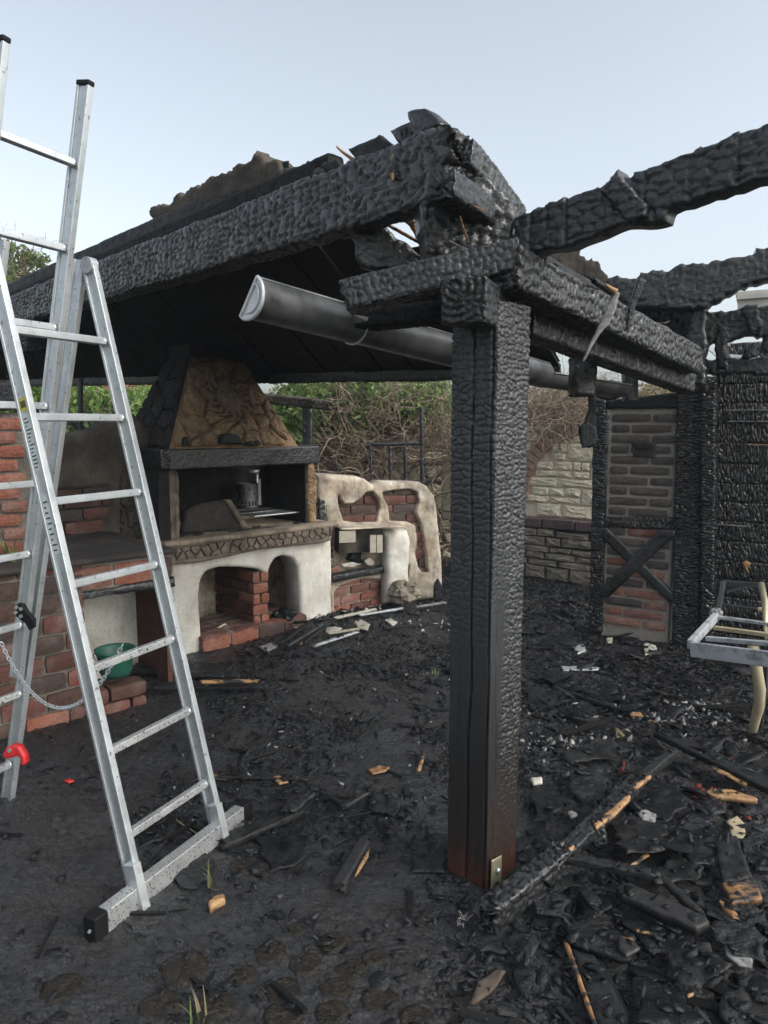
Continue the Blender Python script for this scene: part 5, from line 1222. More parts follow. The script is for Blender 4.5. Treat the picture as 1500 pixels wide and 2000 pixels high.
# ================================================================== GUTTER
gutter = empty('rain_gutter', tuple(P(480, 590, 2.5)), 'sooty half round zinc gutter hanging loose below the roof edge', 'gutter')
def gut(name, p0, p1, r, op, mat, parent, a0=0, a1=None, n=20, m=40, end=False):
    p0 = np.array(p0, float); p1 = np.array(p1, float); ax = unit(p1-p0); op = unit(np.array(op)-np.dot(op, ax)*ax); sd2 = np.cross(ax, op); V = []; T_ = .003
    for i in range(m):
        c = p0+(p1-p0)*i/(m-1)
        for rr_ in (r, r-T_):
            for k in range(n):
                an = math.pi*k/(n-1); V.append(c+rr_*(sd2*math.cos(an)-op*math.sin(an)))
    F = []; n2 = 2*n
    for i in range(m-1):
        for k in range(n-1):
            a = i*n2+k; F.append((a, a+1, a+n2+1, a+n2)); b = a+n; F.append((b, b+n2, b+n2+1, b+1))
        for k in (0, n-1): a = i*n2+k; F.append((a, a+n2, a+n2+n, a+n))
    o = mk(name, V, F, M[mat], parent, smooth=True)
    bd = MB()
    for s_ in (-1, 1): bd.tube([p0+sd2*s_*r, p1+sd2*s_*r], .006, 8)
    bd.build('gutter_bead', M[mat], parent, smooth=True)
    if end:
        e = MB(); rim = [p0+r*1.04*(sd2*math.cos(math.pi*k/15)-op*math.sin(math.pi*k/15)) for k in range(16)]
        e.add([p0-ax*.002]+[p+0*ax for p in rim], [(0, i+2, i+1) for i in range(15)]); e.tube(rim+[rim[0]], .006, 8); 
        rim2 = [p0-ax*.004+r*.72*(sd2*math.cos(math.pi*k/15)-op*math.sin(math.pi*k/15))-op*.006 for k in range(16)]; e.tube(rim2+[rim2[0]], .0025, 6)
        e.build('end_cap', M['zinc_light'], parent, smooth=False)
    return p0, p1, ax, sd2, op
g0 = P(486, 580, 2.28); g1 = P(1060, 732, 3.75)
opdir = np.array((-.78, .50, .62))
gg = gut('gutter_channel', g0, g1, .066, opdir, 'zinc', gutter, end=True)
gut('gutter_channel', g1+(0, 0, .005), P(1212, 753, 4.35), .070, (-.1, -.1, 1), 'zinc', gutter, m=10)
c = g0+(g1-g0)*.25; ax, sd2, op = gg[2:]
mb = MB(); mb.tube([c+.070*(sd2*math.cos(a)-op*math.sin(a)) for a in np.linspace(-.2, 3.3, 16)], .004, 6); mb.tube([c+sd2*.07, c+sd2*.07+(.02, .03, .05)], .004, 6); mb.build('gutter_hook', M['zinc_light'], gutter)
mb = MB(); mb.tube([P(1122, 722, 4.0), P(1122, 745, 4.02), P(1124, 772, 4.0)], .006, 6); mb.build('gutter_hook', M['steel_dark'], gutter)
mb = MB(); mb.add([P(690, 614, 2.5), P(753, 626, 2.6), P(735, 636, 2.58), P(763, 636, 2.64), P(700, 650, 2.62)], [(0, 1, 2), (0, 2, 4), (2, 3, 4)]); tag(mb.build('metal_flap', M['zinc_light'], None), 'torn bright metal flap hanging above the gutter', 'sheet metal')

# ================================================================== LADDER
lad = empty('ladder', (-1.0, 2.6, 0), 'aluminium folding trestle ladder with extended rear section and stabiliser bar', 'ladder')
W_ = np.array((.449, .893, 0)); 
def rail(p0, p1, name='rail', wd=.025, dp=.062, mat='alu', inner=1, facing=W_):
    """extruded channel: web with flanges"""
    p0 = np.array(p0, float); p1 = np.array(p1, float); a = unit(p1-p0); s = unit(facing-np.dot(facing, a)*a); t = np.cross(s, a)
    m = MB(); m.box(p0, p1, wd*.45, dp, up=t) if False else None
    def bx(cs, ct, ws, wt):
        V = []
        for q in (p0, p1):
            for i, j in ((-1, -1), (1, -1), (1, 1), (-1, 1)): V.append(q+s*(cs+i*ws/2)+t*(ct+j*wt/2))
        m.add(V, [(0, 3, 2, 1), (4, 5, 6, 7), (0, 1, 5, 4), (1, 2, 6, 5), (2, 3, 7, 6), (3, 0, 4, 7)])
    bx(0, 0, wd*.5, dp-.024); bx(0, dp/2-.006, wd, .012); bx(0, -dp/2+.006, wd, .012)
    return m.build(name, M[mat], lad, bevel=.002)
def rung(a, b, mat='alu', sz=.027):
    m = MB(); m.box(a, b, sz, sz, up=(0, .2, 1)); o = m.build('rung', M[mat], lad, bevel=.003)
    w2 = MB()
    for q, e in ((a, b), (b, a)):
        d = unit(np.array(e)-np.array(q)); w2.tube([np.array(q)+d*.002, np.array(q)+d*.012], [.02, .014], 8)
    w2.build('weld', M['alu'], lad, smooth=True); return o
fL0 = np.array((-.824, 2.217, .0)); fR0 = np.array((-.637, 2.589, .0)); ln = np.array((-.893*.56, .45*.56, 2.21))
top = 1.0
rail(fL0+ln*.03, fL0+ln*top, mat='alu'); rail(fR0+ln*.03, fR0+ln*top, mat='alu')
# lower, dirtier ends
for t in (.093, .22, .345, .474, .60, .728, .860):
    i = 0 if t > .4 else 1
    a = fL0+ln*(t+.008)+W_*.012; b = fR0+ln*(t+.008)-W_*.012
    rung(a, b, 'alu_dirty' if t < .36 else 'alu')
# stabiliser bar
s0_ = np.array((-.905, 2.045, .045)); s1_ = np.array((-.565, 2.72, .045)); dirs = unit(s1_-s0_)
m = MB(); m.box(s0_, s1_, .045, .075); m.build('stabiliser_bar', M['alu_dirty'], lad, bevel=.003)
for q, sg in ((s0_, -1), (s1_, 1)):
    m = MB(); m.box(q-sg*dirs*.035, q+sg*dirs*.018, .056, .088); pr2 = m.build('end_foot', M['rubber'], lad, bevel=.006)
    m = MB(); m.tube([q+np.array((.0, -.03, .01)), q+np.array((.0, -.036, .01))], .005, 8); m.build('rivet', M['alu'], pr2)
for q in (fL0, fR0):
    m = MB(); m.box(q+(.02, -.03, .0)+np.array((0, 0, .0)), q+(.02, -.03, 0)+ln*.07, .032, .05); m.build('bar_clamp', M['alu'], lad, bevel=.002)
# top hinge
for q in (fL0+ln, fR0+ln):
    m = MB(); m.tube([q-W_*.018, q+W_*.018], .032, 16); m.build('hinge', M['alu'], lad, bevel=.001)
    m = MB()
    for dz in (-.05, -.085): m.tube([q+W_*.012+ln*(dz/2.3)-(0, .02, 0), q+W_*.024+ln*(dz/2.3)-(0, .02, 0)], .006, 8)
    m.build('bolt', M['alu'], lad)
# rear section
rR0 = np.array((-1.623, 2.894, .0)); rR1 = P(158, 508, 2.88); vec = rR1-rR0; wv = W_*.335
rL0 = rR0-wv; 
rail(rR0, rR0+vec); rail(rL0, rL0+vec)
# extension
e0 = P(32, 1325, 2.86); e1 = P(166, 168, 2.78); 
rail(e0, e1, name='extension_rail'); rail(e0-wv, e1-wv, name='extension_rail')
for q in (e1, e1-wv):
    m = MB(); a = unit(e1-e0); m.box(q, q+a*.018, .03, .066, up=np.cross(W_, a)); m.build('rail_cap', M['rubber'], lad, bevel=.004)
E_ = e1-e0; Lx = np.linalg.norm(E_)
for y in (320, 487, 640, 795, 945, 1082, 1218):
    # right end of each rung from its height in the rail
    ts = np.linspace(0, 1, 400); zz = [e0+E_*t for t in ts]
    def py(p):
        d = p[1]*CP-(p[2]-CAM_H)*SP; u = p[1]*SP+(p[2]-CAM_H)*CP; return 1000-FPX*u/d
    k = min(range(400), key=lambda i: abs(py(zz[i])-y)); q = zz[k]; rung(q-W_*.012, q-wv+W_*.012)
for y in (1352, 1490):
    ts = np.linspace(0, 1, 400); zz = [rR0+vec*t for t in ts]; k = min(range(400), key=lambda i: abs(py(zz[i])-y)); q = zz[k]; rung(q-W_*.012, q-wv+W_*.012, 'alu_dirty')
# black guide plate, red hook
fr = azf(P(30, 1182, 2.74), 100)
o = plate('guide_plate', fr, fr.pxs([(28, 1184), (36, 1178), (44, 1180), (52, 1194), (66, 1210), (66, 1226), (56, 1232), (48, 1218), (30, 1204)], 0), M['rubber'], lad, thick=.014, res=.006, r=.004)
for x, y in ((33, 1186), (42, 1189), (32, 1196), (42, 1203)):
    m = MB(); s_, z_ = fr.px(x, y, 0); m.tube([fr.pt(s_, -.001, z_), fr.pt(s_, -.007, z_)], .007, 8); m.build('rivet', M['alu'], o)
fr = azf(P(20, 1480, 2.74), 100)
o = plate('red_hook', fr, fr.pxs([(3, 1476), (10, 1462), (22, 1456), (36, 1460), (47, 1478), (49, 1492), (44, 1497), (39, 1494), (40, 1484), (32, 1477), (24, 1480), (10, 1484)], 0), M['red_plastic'], lad, thick=.03, res=.006, r=.006)
m = MB(); s_, z_ = fr.px(20, 1465, 0); m.tube([fr.pt(s_, -.001, z_), fr.pt(s_, -.008, z_)], .008, 10); m.build('bolt', M['alu'], o)
# stickers on the front rail: printed sheets on its outer face
def sticker(t0, t1, mat, w_=.03, off=0.0):
    a = unit(ln); s = unit(-np.cross(W_, a)); s = s if s[1] < 0 else -s; c = unit(np.array((0, -1, 0)))
    p0 = fL0+ln*t0; p1 = fL0+ln*t1; t_ = np.cross(unit(W_-np.dot(W_, a)*a), a); t_ = unit(t_)
    return p0, p1, t_
a = unit(ln); sF = unit(W_-np.dot(W_, a)*a); tF = np.cross(sF, a)      # tF points out of the flange faces
if tF[1] > 0: tF = -tF
def rect_on_rail(t0, t1, s0, s1, mat, h=.0012, name='sticker', parent=None):
    p = lambda t, s: fL0+ln*t-sF*.0064*0+tF*0
    # web face looks along -sF (outer side, towards the camera)
    V = []
    for d in (0, h):
        for (t, s) in ((t0, s0), (t1, s0), (t1, s1), (t0, s1)): V.append(fL0+ln*t-sF*(.00635+d)+tF*s)
    m = MB(); m.add(V, [(4, 5, 6, 7), (0, 3, 2, 1), (0, 1, 5, 4), (1, 2, 6, 5), (2, 3, 7, 6), (3, 0, 4, 7)]); return m.build(name, M[mat], parent or lad)
lbl = rect_on_rail(.745, .765, -.017, .017, 'yellow')
for k in range(5): rect_on_rail(.750, .760, -.012+k*.005, -.009+k*.005, 'ink', .002, 'print', lbl)
lb2 = rect_on_rail(.655, .740, -.018, .018, 'paper')
for k in range(14):
    t = .660+k*.0056; w2 = random.uniform(.3, 1); rect_on_rail(t, t+.0018, -.014, -.014+.028*w2, 'ink', .002, 'print', lb2)
lb3 = rect_on_rail(.53, .62, -.018, .018, 'paper')
for k in range(10):
    t = .535+k*.008; rect_on_rail(t, t+.0022, -.013, -.013+.026*random.uniform(.3, 1), 'ink', .002, 'print', lb3)
# chain between the two sections
p0 = P(2, 1255, 2.72); pm = P(118, 1383, 2.55); p1 = P(240, 1258, 2.52)
chain = empty('chain', tuple(p0), 'x', 'x')
for k_ in ('label', 'category'):
    if k_ in chain: del chain[k_]
place(chain, lad)
def cat_pt(t):
    a = (1-t)*(1-2*t); b = 4*t*(1-t); c = t*(2*t-1); return p0*a+pm*b+p1*c
Lc = 0; prev = cat_pt(0); pts = [prev]
for i in range(1, 400): q = cat_pt(i/399); Lc += np.linalg.norm(q-prev); pts.append(q); prev = q
nl_ = int(Lc/.0125); base = MB(); seg = 12
lp = [(math.cos(a)*.0115 if abs(math.cos(a)) < 2 else 0, math.sin(a)*.0065, 0) for a in np.linspace(0, 2*math.pi, seg, endpoint=False)]
base.tube([np.array(p) for p in lp]+[np.array(lp[0])], .0022, 5, caps=False)
lme = bpy.data.meshes.new('chain_link'); lme.from_pydata(base.v, [], base.f); lme.materials.append(M['alu'])
for i in range(nl_):
    q = pts[int((i+.5)/nl_*399)]; t = unit(pts[min(399, int((i+.5)/nl_*399)+4)]-q); s = unit(np.cross(t, (0, 0, 1))); u = np.cross(s, t)
    if i % 2: s, u = u, -s
    Mx = Matrix(((t[0], s[0], u[0], q[0]), (t[1], s[1], u[1], q[1]), (t[2], s[2], u[2], q[2]), (0, 0, 0, 1))); share('chain_link', lme, Mx, chain)

# ================================================================== METAL GARDEN FRAME AT RIGHT
fn = empty('garden_chair', tuple(GP(1475, 1440)), 'burnt bare metal garden chair frame with bleached slats at the right edge', 'chair')
FY = 3.45
A_ = P(1349, 1268, FY-.02); B_ = P(1600, 1300, FY-.45)
def tb(name, pts, r, mat, n=10): m = MB(); m.tube(pts, r, n); return m.build(name, M[mat], fn, smooth=True)
m = MB(); m.box(A_, B_, .02, .075); m.build('front_rail', M['steel_ash'], fn, bevel=.004)
C_ = P(1402, 1200, 3.95); C2 = P(1412, 1146, 4.15)
m = MB(); m.box(A_+(0, .01, .02), C_, .03, .05); m.build('side_rail', M['steel_ash'], fn, bevel=.004)
m = MB(); m.box(C_, C2+(0, 0, .02), .028, .05); m.build('side_rail', M['steel_dark'], fn, bevel=.004)
m = MB(); m.box(C2+(0, 0, .02), P(1600, 1150, 3.9), .03, .035); m.build('back_rail', M['steel_dark'], fn, bevel=.003)
m = MB(); m.box(P(1420, 1155, 4.05), P(1478, 1141, 4.0), .02, .012); m.build('back_rail', M['steel_dark'], fn)
o = lump('weld_lump', 1399, 1198, 3.92, .035, 'ash', None, None, flat=.8, parent=None); place(o, fn) if False else setattr(o, 'parent', fn); o.location = -Vector(fn.location)
for (x0, y0, x1, y1, Y0, Y1, mt, hh) in ((1380, 1247, 1560, 1262, 3.55, 3.2, 'steel_ash', .022), (1396, 1226, 1560, 1248, 3.72, 3.4, 'steel_rust', .02), (1400, 1205, 1560, 1226, 3.9, 3.6, 'steel_ash', .016), (1408, 1180, 1480, 1190, 4.0, 3.9, 'steel_dark', .012), (1480, 1190, 1560, 1193, 3.9, 3.8, 'steel_rust', .018)):
    m = MB(); m.box(P(x0, y0, Y0), P(x1, y1, Y1), .03, hh); m.build('slat', M[mt], fn, bevel=.002)
leg = [P(1471, 1262, 3.34), P(1478, 1310, 3.34), P(1484, 1345, 3.35), P(1482, 1380, 3.38), P(1474, 1410, 3.42), P(1466, 1444, 3.46)]
V = []
m = MB(); m.tube(leg, [.026, .027, .027, .026, .023, .020], 12); m.build('leg', M['steel_rust'], fn, smooth=True)
m = MB(); m.tube([P(1486, 1140, 3.9), P(1494, 1175, 3.8), P(1498, 1230, 3.7), P(1496, 1300, 3.6), P(1494, 1360, 3.62)], .018, 10); m.build('leg', M['brass'], fn, smooth=True)
m = MB(); m.tube([P(1500, 1250, 3.5), P(1496, 1340, 3.5), P(1486, 1430, 3.52)], .008, 8); m.build('stay', M['steel_dark'], fn)

# ================================================================== DEBRIS
def flat(name, pts, mat, label, cat='debris', group=None, th=.02, lift=.012, tilt=0, jag=.004, amp=.006, res=.010, parent=None, r=.005, fs=25):
    c = np.mean([GP(x, y, lift+th*.5) for x, y in pts], 0)
    ctr = np.array(c)
    fr = Frame(ctr, (1, 0, random.uniform(-.05, .05)), (0, 1, random.uniform(-.02, .06)+tilt))
    if fr.n[2] > 0: fr = Frame(ctr, (1, 0, 0), (0, 1, 0))
    L = fr.pxs(pts, 0)
    o = plate(name, fr, L, M[mat], parent, thick=th, res=res, r=r, jag=jag, jagf=.03, front=lambda X, Z: amp*2*fbm(X*fs+c[0]*9, Z*fs, 4, 3)+.004*fbm(X*110, Z*110, 2, 5))
    if label: tag(o, label, cat, group)
    return o
def plank(a, b, w, th, mat, label, cat='plank', lift=(0.01, .01), group=None, seed=0, ends=(.02, .03), amp=.005, cell=(.05, .012), res=.008, name='charred_plank'):
    p = GP(*a, dz=th/2+lift[0]); q = GP(*b, dz=th/2+lift[1])
    o = beam(name, p, q, w, th, M[mat], None, res=res, cell=cell, amp=amp, low=.004, seed=seed, ends=ends, r=min(th/2.2, .006)); tag(o, label, cat, group); return o
# foreground right: the fallen beam with honey coloured edge
fb_ = plank((945, 1795), (1100, 1672), .07, .08, 'char', 'thick charred log leaning down beside the foot of the corner post', 'log', (.02, .05), seed=3, amp=.014, cell=(.04, .03), res=.007, name='charred_log')
plank((1100, 1672), (1250, 1520), .06, .05, 'char', 'charred batten running up from the log towards the debris heap', 'plank', (.05, .06), seed=4, amp=.008)
for i, pts in enumerate(([(1158, 1608), (1200, 1572), (1232, 1546), (1230, 1560), (1200, 1590), (1164, 1616)], [(1100, 1660), (1118, 1646), (1124, 1652), (1106, 1672)], [(1234, 1534), (1262, 1512), (1272, 1515), (1238, 1542)])):
    flat('bare_wood_edge', pts, 'wood_bare', ('long honey coloured bare edge on the slanting batten', 'short orange bare patch at the top of the log', 'pale bare edge at the upper end of the slanting batten')[i], 'wood', th=.014, lift=.10, res=.006, jag=.001)
plank((1250, 1522), (1318, 1468), .04, .04, 'char_flat', 'black batten pointing up to the long fallen board', 'plank', (.06, .05), seed=5)
m = MB()
beam_o = beam('charred_stub', GP(1095, 1692, .02), GP(1090, 1650, .14), .05, .03, M['char'], None, res=.006, amp=.008, seed=6, up=(0, 1, 0), ends=(.01, .01)); tag(beam_o, 'short black stub standing up at the end of the charred log', 'stub')
beam_o = beam('charred_stub', GP(1172, 1650, .02), GP(1160, 1605, .10), .06, .04, M['char'], None, res=.006, amp=.010, seed=7, up=(0, 1, 0), ends=(.01, .02)); tag(beam_o, 'lumpy black stub beside the honey coloured batten edge', 'stub')
plank((1290, 1432), (1530, 1550), .09, .03, 'char_flat', 'long fallen black board crossing the heap at right', 'board', (.06, .08), seed=8)
flat('bare_wood_edge', [(1385, 1492), (1400, 1496), (1462, 1528), (1456, 1532), (1400, 1505)], 'wood_bare', 'thin pale broken edge of the long fallen board', 'wood', th=.01, lift=.08, res=.006, jag=0)
flat('split_board', [(1378, 1545), (1398, 1536), (1430, 1540), (1480, 1558), (1478, 1562), (1420, 1556), (1395, 1554)], 'wood_bare', 'freshly split pale board end below the long fallen board', 'wood', th=.018, lift=.06, res=.006)
plank((1108, 1676), (1285, 1712), .035, .03, 'char_flat', 'thin grey black lath running right from the charred log', 'lath', (.08, .05), seed=9)
plank((1290, 1712), (1370, 1790), .03, .02, 'char_flat', 'thin bowed lath curving down right of the grooved board', 'lath', (.04, .04), seed=10)
flat('grooved_board', [(1202, 1728), (1228, 1722), (1378, 1786), (1385, 1800), (1362, 1812), (1290, 1780), (1215, 1748)], 'plank', 'dark grooved board lying diagonally in the lower right heap', 'board', th=.03, lift=.05, res=.007, amp=.004)
flat('stamped_board', [(1413, 1722), (1474, 1714), (1490, 1752), (1430, 1760)], 'plank_bare', 'yellow brown board end with black scorch marks at the right edge', 'board', th=.02, lift=.06, res=.006, jag=.001)
flat('dark_board', [(1398, 1640), (1440, 1630), (1470, 1712), (1412, 1722)], 'char_flat', 'black upper part of the board above the yellow board end', 'board', th=.018, lift=.06, res=.008)
plank((1402, 1758), (1444, 1798), .022, .016, 'plank_bare', 'short orange brown stick beside the yellow board end', 'stick', (.05, .04), seed=11, amp=.003)
plank((1105, 1840), (1165, 2010), .012, .014, 'plank_bare', 'thin pale edged strip at the bottom right of the cobbles', 'strip', (.03, .02), seed=12, amp=.002)
flat('dark_board', [(1110, 1836), (1150, 1845), (1230, 1990), (1230, 2010), (1168, 2010)], 'char_flat', 'wide black board lying beside the thin pale strip at the bottom', 'board', th=.02, lift=.02, res=.008)
plank((1048, 1828), (1020, 1880), .035, .012, 'char_flat', 'narrow black lath behind the pointed brown bark piece', 'lath', (.04, .03), seed=14)
flat('bark_piece', [(918, 1955), (935, 1915), (970, 1890), (990, 1893), (960, 1935), (925, 1958)], 'brown_leaf', 'pointed brown bark piece at the bottom centre right', 'bark', th=.008, lift=.02, res=.006, jag=.001)
flat('dark_board', [(1000, 1890), (1030, 1870), (1046, 1900), (1030, 1950), (1012, 1930)], 'slate', 'curved dark grey scrap right of the pointed bark piece', 'scrap', th=.008, lift=.02)
flat('half_burnt_board', [(1100, 1800), (1130, 1796), (1240, 1828), (1230, 1868), (1210, 1872), (1120, 1838)], 'slate', 'black felt covered board with a bare patch in the lower heap', 'board', th=.02, lift=.045)
flat('bare_wood_patch', [(1206, 1826), (1234, 1828), (1250, 1852), (1222, 1868), (1208, 1850)], 'plank_bare', 'speckled honey coloured bare patch in the lower heap', 'wood', th=.01, lift=.068, res=.006)
plank((660, 1735), (715, 1640), .045, .035, 'plank', 'half burnt stick with pale edges left of the corner post', 'stick', (.0, .03), seed=15, amp=.005, name='half_burnt_stick')
flat('bare_wood_edge', [(692, 1712), (700, 1690), (716, 1662), (722, 1652), (718, 1672), (702, 1700)], 'wood_bare', 'thin pale edge on the right side of the half burnt stick', 'wood', th=.008, lift=.04, res=.005, jag=.001)
plank((716, 1646), (735, 1628), .012, .01, 'char_flat', 'thin twig at the top of the half burnt stick', 'twig', (.02, .03), seed=16)
plank((428, 1650), (600, 1575), .075, .03, 'char_flat', 'long flat black board right of the stabiliser bar', 'board', (.0, .02), seed=17)
plank((560, 1592), (608, 1552), .05, .035, 'char', 'second black board lying on the far end of the long flat board', 'board', (.02, .03), seed=18)
plank((625, 1545), (670, 1572), .022, .016, 'char_flat', 'small dark stick slanting right in the centre yard', 'stick', (.01, .01), seed=19)
plank((668, 1578), (722, 1545), .028, .018, 'plank', 'grey grained stick pointing up right in the centre yard', 'stick', (.01, .02), seed=20)
plank((425, 1517), (600, 1523), .012, .012, 'char_flat', 'long thin dark lath lying across the yard right of the ladder', 'lath', (.01, .01), seed=21, amp=.002)
flat('wood_chip', [(404, 1512), (420, 1512), (462, 1517), (440, 1522), (415, 1520)], 'wood_bare', 'pale sliver at the left end of the long thin lath', 'wood chip', th=.008, res=.005, jag=.001)
flat('wood_chip', [(532, 1515), (548, 1514), (562, 1526), (545, 1530)], 'wood_bare', 'orange wood chip in the middle of the long thin lath', 'wood chip', th=.008, lift=.014, res=.005, jag=.002)
flat('wood_chip', [(718, 1500), (740, 1494), (762, 1497), (755, 1505), (728, 1511)], 'plank_bare', 'speckled orange bark chip in the centre yard', 'wood chip', th=.006, res=.005)
flat('wood_chip', [(826, 1466), (831, 1467), (822, 1505), (814, 1503)], 'wood_bare', 'upright pale splinter just left of the post', 'wood chip', th=.008, res=.005, jag=.001, lift=.03)
flat('wood_chip', [(404, 1760), (418, 1746), (438, 1742), (440, 1754), (410, 1770)], 'wood_bare', 'smooth yellow wood chip in front of the stabiliser bar', 'wood chip', th=.03, lift=.01, res=.005, jag=.0, r=.012)
flat('wood_chip', [(1222, 1386), (1250, 1390), (1256, 1397), (1232, 1396)], 'wood_bare', 'pale splintered end of a batten in the middle of the right yard', 'wood chip', th=.01, lift=.04, res=.006, jag=.001)
flat('wood_chip', [(1272, 1405), (1276, 1404), (1291, 1415), (1288, 1418)], 'wood_bare', 'matchstick sized pale splinter right of the splintered batten end', 'wood chip', th=.008, lift=.03, res=.006, jag=0)
plank((1100, 1350), (1228, 1392), .03, .02, 'char_flat', 'thin black batten leading to the splintered pale end', 'batten', (.02, .03), seed=22)
flat('wood_chip', [(1232, 1688), (1240, 1675), (1262, 1664), (1270, 1668), (1245, 1684)], 'wood_bare', 'frayed yellow splinter right of the thin grey lath', 'wood chip', th=.01, lift=.05, res=.005)
flat('wood_chip', [(1240, 1812), (1282, 1820), (1282, 1824), (1244, 1817)], 'wood_bare', 'thin straw like splinter above the speckled bare patch', 'wood chip', th=.006, lift=.05, res=.005, jag=0)
flat('wood_chip', [(1340, 1940), (1356, 1934), (1354, 1941), (1344, 1945)], 'wood_bare', 'tiny pale chip low in the bottom right heap', 'wood chip', th=.008, lift=.04, res=.005, jag=0)
plank((395, 1332), (505, 1330), .03, .02, 'wood_bare', 'clean orange brown stick on the black boards by the plinth', 'stick', (.10, .10), seed=23, amp=.002, name='wood_stick')
plank((300, 1340), (520, 1338), .09, .02, 'char_flat', 'black board lying under the orange brown stick', 'board', (.05, .05), seed=24)
plank((265, 1300), (450, 1312), .22, .03, 'char', 'wide blistered black board heap edge below the white pier', 'board', (.03, .03), seed=25, cell=(.03, .03), amp=.010)
# slats pile and pale tile sticks in front of the bench
PLQ = [((545, 1258), (612, 1212), 'char_flat', 'black slat rising steeply in the pile by the small arch'), ((560, 1262), (640, 1214), 'steel_dark', 'black slat crossing the pile by the small arch'), ((590, 1258), (646, 1215), 'char_flat', 'rightmost steep black slat in the pile by the small arch'),
       ((575, 1216), (640, 1212), 'char_flat', 'black slat lying level across the top of the slat pile'), ((612, 1262), (698, 1234), 'steel_ash', 'pale grey strip running right from the slat pile'),
       ((652, 1208), (732, 1190), 'pale_chip', 'long pale batten along the foot of the bench'), ((700, 1202), (788, 1188), 'steel_ash', 'grey metal strip lying in front of the plaster arm'),
       ((812, 1186), (872, 1176), 'ash', 'grey lath lying at the right end of the bench wall'), ((745, 1228), (815, 1222), 'char_flat', 'dark lath lying right of the pale tile pieces'), ((640, 1238), (700, 1228), 'cream', 'cream strip lying between the pile and the pale tiles')]
for i, (a, b, mt, lb_) in enumerate(PLQ): plank(a, b, .035, .018, mt, lb_, 'slat', (.02+.03*(i < 4), .05+.05*(i < 4)), seed=100+i, res=.012, name='slat')
for i, (pts, mt, lb_) in enumerate((([(690, 1213), (706, 1210), (722, 1218), (718, 1230), (700, 1226)], 'cream', 'rounded cream tile piece in front of the bench seat'), ([(634, 1226), (650, 1222), (668, 1226), (655, 1234), (636, 1234)], 'pale_chip', 'flat pale tile piece right of the slat pile'),
                         ([(752, 1210), (762, 1206), (776, 1214), (768, 1222)], 'pale_chip', 'small pale tile piece among black rubble right of the bench'), ([(505, 1262), (530, 1254), (542, 1262), (520, 1272)], 'ash', 'grey mortar lump at the right end of the brick plinth'),
                         ([(1256, 1258), (1262, 1254), (1280, 1260), (1287, 1274), (1260, 1278)], 'pale_chip', 'large white broken tile at the foot of the brick panel'), ([(1118, 1262), (1140, 1258), (1145, 1270), (1128, 1276)], 'zinc_light', 'shiny blue grey metal bit left of the brick panel'),
                         ([(1095, 1300), (1170, 1302), (1168, 1307), (1100, 1308)], 'zinc_light', 'flat grey metal strip in the yard left of the white tile'), ([(1183, 1246), (1196, 1244), (1195, 1254), (1186, 1254)], 'cream', 'small beige stone at the base of the timber post'),
                         ([(1246, 1583), (1262, 1578), (1284, 1590), (1280, 1604), (1255, 1600)], 'ash', 'pale grey flake near the middle of the right heap'), ([(1420, 1602), (1440, 1592), (1462, 1612), (1450, 1636), (1430, 1630)], 'steel_rust', 'yellowish grey flake near the right edge of the heap'),
                         ([(1416, 1838), (1430, 1834), (1470, 1870), (1468, 1886), (1440, 1880), (1418, 1860)], 'ash', 'large mottled pale stone flake at the lower right'), ([(1108, 1584), (1124, 1578), (1130, 1590), (1116, 1596)], 'ash', 'light grey chip right of the post'),
                         ([(1036, 1518), (1060, 1516), (1058, 1528), (1042, 1530)], 'pale_chip', 'white lump close to the right side of the post'), ([(1200, 1418), (1212, 1424), (1220, 1434), (1204, 1438)], 'leaf_dry', 'yellow melted lump in the right yard'))):
    flat('tile_shard', pts, mt, lb_, 'shard', th=.012, lift=.015 if i < 8 else .035, res=.008, jag=.003)
flat('red_scrap', [(124, 1523), (136, 1520), (146, 1523), (134, 1528)], 'red_plastic', 'small red plastic scrap on the black ground at left', 'scrap', th=.006, res=.005, jag=.0)
flat('grey_slab', [(140, 1742), (175, 1705), (205, 1690), (240, 1705), (230, 1740), (180, 1760)], 'slate', None, None) if False else None
